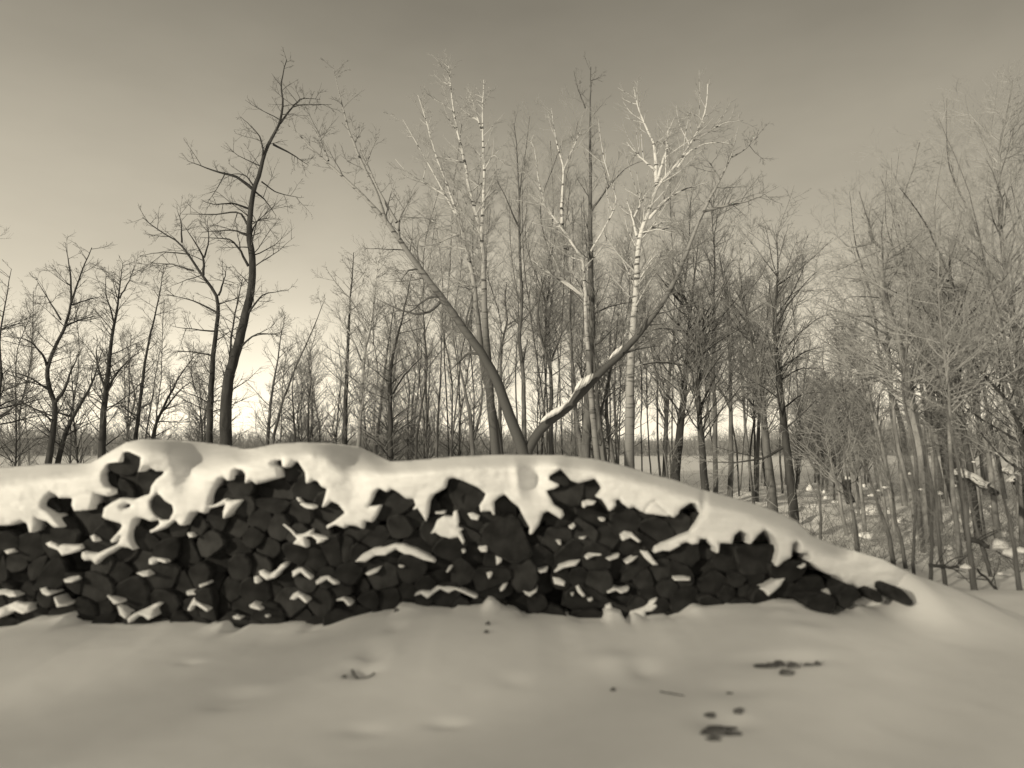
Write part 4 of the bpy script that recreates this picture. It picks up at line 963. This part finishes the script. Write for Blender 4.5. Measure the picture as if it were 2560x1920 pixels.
tree('bare_tree', 'dark Y shaped tree standing tall in the middle of the wood', 'tree', WG, 12, q0((1560, 1300), (1500, 1000), (1470, 600), (1450, 100)) + q9((930, 1470), (925, 1260), (880, 1150), (840, 1060), (780, 920), (720, 800), (590, 640)), 18, 3, 404, mat=M_DARKBARK, twig=M_PALETWIG, n1=50, L1=1.5, t0=.3, n2=6,
     limbs=[(q9((890, 1180), (885, 1040), (880, 940)), 8, 3, 10), (q9((920, 1240), (830, 1225), (720, 1250)), 5, 2, 7)])
tree('bare_tree', 'arching trunk bowed left over the wood floor', 'tree', WG, 11, q0((2080, 1500), (2030, 1000), (1950, 820), (1830, 640), (1700, 520), (1600, 390), (1500, 220), (1480, 100)), 20, 4, 405, mat=M_DARKBARK, twig=M_PALETWIG, n1=34, L1=1.5, t0=.3, n2=6)
tree('bare_tree', 'tall dark tree high at the right edge of the photo', 'tree', WG, 12, [(2560, 1300), (2555, 1000)] + q9((1300, 1600), (1240, 1300), (1200, 1000), (1180, 800), (1175, 550), (1190, 330), (1240, 150), (1260, 0)), 22, 3, 406, mat=M_PALEBARK, twig=M_PALETWIG, n1=70, L1=1.9, t0=.3, n2=8, n3=4)
tree('bare_tree', 'leaning pale trunk with smooth bark low in the wood', 'tree', WG, 12.5, q0((1590, 1300), (1550, 1120), (1500, 950), (1460, 800), (1420, 500), (1380, 200), (1330, -200)), 17, 3, 407, mat=M_PALEBARK, n1=44, L1=1.4, t0=.3, twig=M_PALETWIG, n2=6)
tree('bare_tree', 'second leaning pale trunk with smooth bark, left of its twin in the wood', 'tree', WG, 13, q0((1430, 1320), (1380, 1150), (1340, 1000), (1320, 850), (1260, 500), (1230, 100), (1180, -300)), 14, 3, 408, mat=M_PALEBARK, n1=44, L1=1.4, t0=.3, twig=M_PALETWIG, n2=6)
tree('bare_tree', 'mottled trunk nearest the right edge low in the wood', 'tree', WG, 12, q0((1760, 1400), (1720, 1150), (1660, 950), (1620, 800), (1590, 500), (1560, 100), (1500, -300)), 16, 3, 409, mat=M_PALEBARK, n1=44, L1=1.5, t0=.3, twig=M_PALETWIG, n2=6)
tree('bare_tree', 'double slanting trunks at the right edge', 'tree', WG, 11, q0((2150, 1200), (2060, 640), (1900, 430), (1830, 240), (1780, 0), (1700, -400)), 18, 4, 410, mat=M_PALEBARK, n1=40, L1=1.6, t0=.25, twig=M_PALETWIG, n2=6)
tree('bare_tree', 'thin dark stem in the clearing between the sweeping tree and the wood', 'tree', WG, 14, q0((560, 1520), (510, 1200), (440, 900), (390, 600), (350, 300), (320, 150)), 10, 3, 411, mat=M_PALEBARK, n1=36, L1=1.0, t0=.25, ang=(.3, .8))
tree('bare_tree', 'leaning stem left of the dark slim one in the clearing', 'tree', WG, 14, q0((700, 1150), (640, 900), (580, 560), (480, 280), (400, 100), (330, -80)), 9, 3, 412, mat=M_PALEBARK, n1=36, L1=1.0, t0=.3, ang=(.3, .8))
rw = random.Random(5)
for i in range(34):
    Yd = rw.uniform(10, 26)
    px = rw.uniform(2040, 2700) if i > 8 else rw.uniform(2350, 2760)
    top = np.interp(px, [2040, 2150, 2300, 2420, 2560, 2700], [900, 720, 460, 330, 190, 150]) + rw.uniform(0, 260)
    base = 1100 + (1.72 / Yd) * F
    lean = rw.uniform(0.08, 0.26)
    pts = [(px + lean * (base - py) * -1 + rw.uniform(-32, 32) * (base - py) / 700, py) for py in np.linspace(base, top, 7)]
    far = Yd > 17
    tree('bare_tree', 'slim leaning bare tree deep in the hazy wood beyond the slope' if far else 'leaning bare tree with fine pale twigs standing in the wood', 'tree', WG + (' behind' if far else ' in front'), Yd, pts,
         rw.uniform(7, 16), 1.2, 500 + i, mat=rw.choice([M_BARK, M_PALEBARK, M_PALEBARK]), twig=M_PALETWIG, n1=36, L1=rw.uniform(1.6, 2.3), t0=.42, n2=6, rt=.002, bf=.7, ang=(.6, 1.3), up=.015, wig=.45)

# ---- young trees filling the belts
fr = random.Random(21)
def belt(n, x0, x1, top0, top1, ylo, yhi, label, group, d=(3, 6), **kw):
    for i in range(n):
        Yd = fr.uniform(ylo, yhi); px = fr.uniform(x0, x1); top = fr.uniform(top0, top1)
        base = 1100 + (1.72 / Yd) * F
        ln = fr.uniform(-.08, .08)
        pts = [(px + ln * (base - py) + fr.uniform(-26, 26) * (base - py) / 500, py) for py in np.linspace(base, top, 6)]
        k = dict(n1=52, L1=1.5, t0=.12, n2=6, n3=4, ang=(.35, 1.05), up=.05, wig=.5, taper=.5); k.update(kw)
        tree('young_tree', label, 'tree', group, Yd, pts, fr.uniform(*d), 2, 700 + int(px * 3) % 997 + i, mat=fr.choice([M_BARK, M_DARKBARK]), **k)
belt(9, -60, 480, 720, 900, 20, 27, 'thin young tree among the left trees at the field edge', 'young trees on the left')
belt(8, 480, 820, 840, 980, 22, 28, 'low young tree under the open gap of sky', 'young trees under the gap')
belt(11, 800, 1080, 720, 900, 22, 29, 'thin young tree behind the second mound', 'young trees behind the second mound')
belt(10, 1080, 1480, 430, 860, 22, 30, 'thin young tree standing behind the V shaped tree', 'young trees behind the V tree')
belt(16, 1500, 2000, 520, 860, 21, 30, 'thin young tree behind the birches and dark trees', 'young trees behind the birches', t0=.35)
belt(20, 1000, 1740, 280, 540, 21, 28, 'tall slim pale stem rising into the crowns around the V tree', 'tall slim stems around the V tree', d=(3, 6), t0=.38, L1=1.8, n1=56, n2=7, twig=M_PALETWIG)
belt(14, 1980, 2200, 820, 1000, 20, 30, 'thin young tree at the back of the bright clearing', 'young trees in the clearing', ang=(.3, .8))

# ---- snow caught on trees and stumps
def snow_clump(px, py, Y, rx, rz, label, cat='snow clump', group=None, tilt=0.0):
    rr = np.random.default_rng(int(px + py))
    c = np.array(P(px, py, Y)); s = Y / F
    nu, nv = 14, 9
    V = []; ct, stl = math.cos(tilt), math.sin(tilt)
    for j in range(nv):
        ph = math.pi * (j + .02) / (nv - .96)
        for i in range(nu):
            th = 2 * math.pi * i / nu
            q = 1 + 0.30 * math.sin(2 * th + px) * math.sin(ph * 2 + py) + 0.22 * math.sin(5 * th + py) * math.sin(3 * ph + px) + 0.07 * (rr.random() - .5)
            x = rx * s * q * math.sin(ph) * math.cos(th); y = min(rx, rz * 1.6) * s * q * math.sin(ph) * math.sin(th); z = rz * s * q * math.cos(ph)
            if z < 0: z *= .5
            V.append((x * ct - z * stl, y, x * stl + z * ct))
    Fc = [(j * nu + i, (j + 1) * nu + i, (j + 1) * nu + (i + 1) % nu, j * nu + (i + 1) % nu) for j in range(nv - 1) for i in range(nu)]
    o = mesh_obj('snow_clump', V, Fc, M_SNOW)
    o.location = c
    tag(o, label, cat, group)
SC = 'snow clumps caught in the wood'
def limb_snow(pts, Y, rad, label, seed):
    r = np.random.default_rng(seed)
    path = smooth_path([P(x, y, Y) for x, y in pts], 16)
    V = []; n = len(path); k = 10; s = Y / F
    for i, c in enumerate(path):
        e = math.sqrt(max(0.02, 1 - (2 * i / (n - 1) - 1) ** 4)) * (0.75 + 0.5 * abs(math.sin(i * 1.3 + seed)) + .2 * r.random())
        for j in range(k):
            a = 6.2832 * j / k
            q = rad * s * e * (1 + .15 * (r.random() - .5))
            V.append(c + np.array([0.45 * q * math.cos(a), q * math.sin(a), q * math.cos(a)]))
    Fc = [(i * k + j, i * k + (j + 1) % k, (i + 1) * k + (j + 1) % k, (i + 1) * k + j) for i in range(n - 1) for j in range(k)]
    Fc += [tuple(range(k))[::-1], tuple(range((n - 1) * k, n * k))]
    tag(mesh_obj('snow_clump', V, Fc, M_SNOW), label, 'snow clump')
limb_snow([(1352, 1052), (1375, 1036), (1400, 1024), (1418, 1008)], 14.4, 9, 'snow strip low on the right leaning trunk of the V tree', 1)
limb_snow([(1420, 1004), (1430, 990), (1438, 976), (1448, 962)], 14.4, 9, 'snow clump on the bend of the right leaning trunk', 2)
limb_snow([(1438, 968), (1452, 958), (1466, 952), (1482, 944)], 14.4, 13, 'largest snow clump on the right leaning trunk of the V tree', 3)
limb_snow([(1524, 894), (1534, 884), (1546, 877), (1556, 868)], 14.4, 9, 'highest snow clump on the right leaning trunk of the V tree', 4)
for (x, y, Yd, a, b) in [(440, 1460, 13, 9, 7), (220, 1590, 11, 5, 7), (235, 1645, 10.5, 6, 6), (1400, 390, 12, 7, 3), (1370, 637, 12, 10, 2.5), (1210, 765, 13, 5, 4), (1550, 953, 12, 6, 3), (1945, 747, 11, 6, 3),
                         (1015, 1420, 12.5, 5, 4), (790, 890, 13.5, 5, 4), (1110, 1565, 11, 5, 4), (590, 1535, 12, 4, 6), (1115, 1330, 12, 7, 5), (1820, 1235, 11.5, 5, 4), (1900, 1390, 10.5, 8, 4), (1935, 1480, 10.3, 8, 7),
                         (2000, 1420, 11, 8, 7), (790, 1545, 11.5, 10, 4), (660, 1620, 11, 9, 5), (1280, 1600, 10.5, 10, 6), (1420, 1530, 10.5, 7, 5), (90, 1560, 12, 8, 10), (1600, 1310, 11.5, 4, 3), (725, 1575, 11, 5, 3)]:
    px, py = 2000 + x * .27119, 800 + y * .27119
    snow_clump(px, py, Yd, a * .9, b * .9, 'small clump of snow caught on twigs and stubs in the wood', group=SC)
C19 = lambda x, y: (1950 + x * .33758, 1000 + y * .33758)
for (x, y, Yd, a, b, lab) in [(1620, 1085, 8.6, 26, 17, 'big rounded snow heap in the wood beyond the end of the pile'), (1700, 1140, 8.4, 16, 12, 'smaller snow heap just below the big rounded one in the wood'),
                              (1780, 1120, 8.6, 14, 9, 'flat snow heap at the photo edge in the wood'), (1375, 1240, 8.0, 11, 7, 'snow knob at the tip of a fallen dark branch near the slope')]:
    snow_clump(*C19(x, y), Yd, a, b, lab)
for (x, y, Yd, a, b) in [(1060, 1040, 10, 20, 12), (1230, 1040, 10, 13, 10), (1440, 840, 11, 26, 14), (690, 830, 11, 30, 14), (640, 1010, 10, 16, 10), (1310, 970, 10, 12, 10), (1640, 1000, 9.5, 16, 9), (880, 900, 11, 16, 8), (1090, 890, 10.5, 12, 8),
                         (1420, 790, 11.5, 12, 5), (1600, 800, 11.5, 14, 6), (1530, 930, 10, 18, 8), (250, 790, 12.5, 24, 6), (420, 760, 12.5, 16, 5), (940, 1060, 10, 9, 10), (1660, 1290, 8.2, 14, 6), (1250, 1100, 9.3, 9, 7)]:
    snow_clump(*C19(x, y), gp(*C19(x, y), z=0.0)[1], a * 1.3, b, 'mound of shaded snow among brush on the wood floor', group='snow mounds among the brush')

def pole(name, label, cat, p0, p1, Y0_, Y1_, d, snow=False, mat=M_DARKBARK, seed=1):
    r = np.random.default_rng(seed)
    a, b = np.array(P(*p0, Y0_)), np.array(P(*p1, Y1_))
    path = smooth_path(np.array([a, (a + b) / 2 + (r.random(3) - .5) * .08, b]), 9, r, 0.02)
    root = empty(name, tuple(path[0]))
    rad = d * Y0_ / F / 2
    t = Twigs(); t.add(path, rad, rad * .7, 8); t.build('trunk', [mat], root)
    t2 = Twigs()
    for k in range(5):
        bb, ax = at_t(path, .2 + .15 * k)
        t2.add(grow(r, bb, side_dir(r, ax, 1.0), .3, 4, .4, .02), .008, .004, 3)
    t2.build('branch_stubs', [mat], root)
    tag(root, label, cat)
    if snow:
        t3 = Twigs(); sp_ = path[1:-1].copy(); sp_[:, 2] += rad * .75
        sp_ += (r.random(sp_.shape) - .5) * rad * .5
        t3.add(sp_, rad * 1.05, rad * .85, 8)
        o = t3.build('snow_strip', [M_SNOW]); tag(o, 'strip of snow lying along the fallen ' + ('log' if d > 15 else 'stem') + ' in the wood', 'snow')
pole('fallen_log', 'thick fallen log sloping down through the wood with snow along its back', 'log', C19(1290, 535), C19(1600, 690), 11.2, 10.0, 20, True, seed=3)
pole('fallen_log', 'short slanting fallen stem at the right edge carrying snow', 'log', C19(1650, 520), C19(1740, 620), 11, 10.6, 13, True, seed=4)
pole('leaning_stick', 'thin dead stick leaning against the tree nearest the end of the pile', 'stick', C19(1660, 1485), C19(1460, 1250), 8.0, 8.3, 8, seed=5)
pole('fallen_branch', 'dark fallen branch pointing at a knob of snow near the slope', 'branch', C19(1100, 1225), C19(1345, 1235), 8.4, 8.2, 9, seed=6)
pole('fallen_branch', 'dark fallen branch wedged behind the big rounded snow heap', 'branch', C19(1380, 1030), C19(1560, 1090), 8.9, 8.6, 14, seed=7)
pole('tree_stump', 'broken dark stump capped with snow in the clearing', 'stump', C19(525, 760), C19(500, 600), 10.8, 10.8, 22, seed=8)
# near stems at the foot of the slope
for j, (p, Yd, d, lab) in enumerate([
    (((1450, 1480), (1420, 1250), (1395, 1000), (1370, 800), (1350, 640), (1300, 380), (1240, 100), (1160, -250)), 8.0, 15, 'near dark stem standing closest to the end of the snow slope'),
    (((1225, 1365), (1190, 1150), (1165, 900), (1160, 730), (1140, 400), (1100, 100)), 8.4, 11, 'near dark stem, right one of a close pair above the slope'),
    (((1115, 1330), (1125, 1100), (1125, 850), (1110, 600), (1080, 300), (1040, 0)), 8.6, 10, 'near dark stem, left one of a close pair above the slope'),
    (((990, 1275), (985, 1150), (1000, 900), (1010, 740), (960, 400), (900, 100)), 8.8, 9, 'near thin stem emerging right at the snow crest'),
    (((1790, 1500), (1760, 1300), (1735, 1100), (1700, 900), (1650, 700), (1560, 300)), 8.0, 13, 'near dark stem at the lower right photo edge'),
    (((910, 1090), (890, 1000), (850, 900), (845, 750), (800, 500), (740, 200)), 9.4, 10, 'near bent stem left of the thin one at the snow crest'),
    (((830, 1140), (810, 1000), (750, 850), (705, 720), (640, 500), (560, 250)), 9.6, 12, 'near stem leaning left over the snow crest'),
    (((575, 1110), (560, 950), (530, 780), (500, 600), (470, 350)), 10, 14, 'near rough stem behind the crest with twigs at knee height'),
    (((300, 1005), (305, 900), (295, 750), (280, 600), (230, 430), (180, 400)), 11, 9, 'near thin bent stem right of the tall sweeping tree'),
    (((1560, 1300), (1500, 1100), (1440, 900), (1400, 700), (1300, 300), (1200, -100)), 9.0, 9, 'near slim stem behind the stem closest to the slope')]):
    tree('bare_tree', lab, 'tree', 'near stems along the snow slope', Yd, [C19(*q) for q in p], d, 3, 900 + j, mat=M_BARK, twig=M_MIDTWIG, n1=13, L1=.9, t0=.3, n2=4, ang=(.7, 1.3), up=.02, rt=.0016, bf=.45)

r_ = np.random.default_rng(77)
def twig_on_snow(pts, rad, label, z=0.06):
    q = []
    for (px, py) in pts:
        x, y = gp(px, py, z); q.append((x, y, float(ground_z(np.array([x]), np.array([y]))[0]) + rad * .5))
    t = Twigs(); t.add(smooth_path(q, 14, r_, 0.004), rad, rad * .5, 6, 0)
    o = t.build('curved_twig', [M_DIRT]); tag(o, label, 'twig')
twig_on_snow([(880, 1680), (892, 1694), (908, 1700), (926, 1696), (936, 1686)], .009, 'curved dark twig bent like a crescent in a dent of the snow')
twig_on_snow([(1650, 1725), (1690, 1731), (1710, 1734)], .006, 'thin straight twig lying between the two clumps of scraps')

# ------------------------------------------------------------------ brush and far wood (stuff nobody could count)
def brush(name, label, n, region, h, seed, mat, snow=0, spread=.5, rad=(.003, .008), nt=3):
    r = np.random.default_rng(seed)
    tw = Twigs(); sn = []
    for i in range(n):
        x, y = region(r)
        z = float(ground_z(np.array([x]), np.array([y]))[0])
        hh = h * r.uniform(.4, 1.15)
        d = np.array([r.normal() * spread, r.normal() * spread, 1.0])
        p = grow(r, (x, y, z - .05), d, hh, 5, .35, .0)
        ra = r.uniform(*rad)
        tw.add(p, ra, ra * .4, 3, 0)
        for _ in range(nt):
            b, a = at_t(p, r.uniform(.25, .95))
            tw.add(grow(r, b, side_dir(r, a, r.uniform(.4, 1.0)), hh * r.uniform(.2, .5), 4, .4, .0), ra * .6, ra * .3, 3, 0)
    o = tw.build(name, [mat])
    tag(o, label, 'brush', None, 'stuff')
def reg_px(x0, x1, y0, y1):
    def f(r):
        y = math.exp(r.uniform(math.log(y0), math.log(y1))); px = r.uniform(x0, x1)
        return (px - 1280) / F * y * 1.0, y
    return f
_cr = np.random.default_rng(61)
_cl = [reg_px(1990, 2700, 9.6, 24)(_cr) for _ in range(100)]
def reg_clumps(r):
    c = _cl[int(r.integers(len(_cl)))]
    return c[0] + r.normal() * .35, max(9.2, c[1] + r.normal() * .35)
brush('undergrowth', 'tangle of bare brush covering the floor of the wood beyond the slope', 1200, reg_clumps, 0.65, 31, M_MIDTWIG, spread=.9, rad=(.0025, .006), nt=4)
brush('brush_belt', 'belt of low bare brush under the trees behind the pile', 2600, reg_px(480, 1480, 24, 36), 1.7, 32, M_THICKET, spread=.6, rad=(.006, .012), nt=4)
brush('clearing_brush', 'sparse low brush in the snowy clearing right of the birch', 140, reg_px(1480, 2150, 12, 30), 1.2, 33, M_MIDTWIG, spread=.5, rad=(.004, .008), nt=3)
brush('left_brush', 'sparse brush at the field edge on the left', 120, reg_px(-200, 480, 22, 32), 1.0, 34, M_TWIG, spread=.5, rad=(.005, .01), nt=3)
r_ = np.random.default_rng(41)
tw = Twigs()
for i in range(9000):
    y = r_.uniform(78, 104); x = r_.uniform(-75, 78)
    hh = (1.7 + 2.0 * (0.5 + 0.5 * math.sin(x * .21 + 1) * math.sin(x * .083))) * r_.uniform(.5, 1.15)
    if x > 38: hh *= 1.5
    p = grow(r_, (x, y, -.3), (r_.normal() * .25, r_.normal() * .25, 1), hh + .3, 4, .3, .02)
    ra = r_.uniform(.02, .05)
    tw.add(p, ra, ra * .3, 3, 0)
    for _ in range(3):
        b, a = at_t(p, r_.uniform(.2, .9))
        tw.add(grow(r_, b, side_dir(r_, a, r_.uniform(.4, .9)), hh * r_.uniform(.25, .5), 3, .3, .03), ra * .5, ra * .25, 3, 0)
o = tw.build('far_thicket', [M_THICKET])
tag(o, 'grey far thicket beyond the snowy field', 'thicket', None, 'stuff')

# unseen spruce row added left behind the viewer to shade pile and near snow
r_ = np.random.default_rng(51)
V = []; Fc = []
for i in range(64):
    xx = -66 + i * 0.75 + r_.normal() * .2; yy = -31 + r_.normal() * .9
    H = 14.1 + 1.6 * float(sstep(-40, -34, xx)) + r_.normal() * .45
    for k in range(320):
        u = r_.random() ** 1.2
        z = H * (0.03 + 0.97 * u); R = 2.2 * (1 - u) ** .6 + .08
        a = r_.random() * 6.2832; q = R * math.sqrt(r_.random())
        c = np.array([xx + q * math.cos(a), yy + q * math.sin(a), z])
        d = np.array([math.cos(a), math.sin(a), -.35]) * r_.uniform(.35, .8); w = np.array([-math.sin(a), math.cos(a), r_.normal() * .3]) * .14
        n = len(V); V += [c - w, c + w, c + d]; Fc.append((n, n + 1, n + 2))
o = mesh_obj('unseen_sun_blocker', V, Fc, M_BLOCKER, smooth=False)
tag(o, 'unseen spruce row added behind the viewer to block the sun', 'trees', None, 'stuff')
print('tris approx', sum(len(m.polygons) for m in bpy.data.meshes))
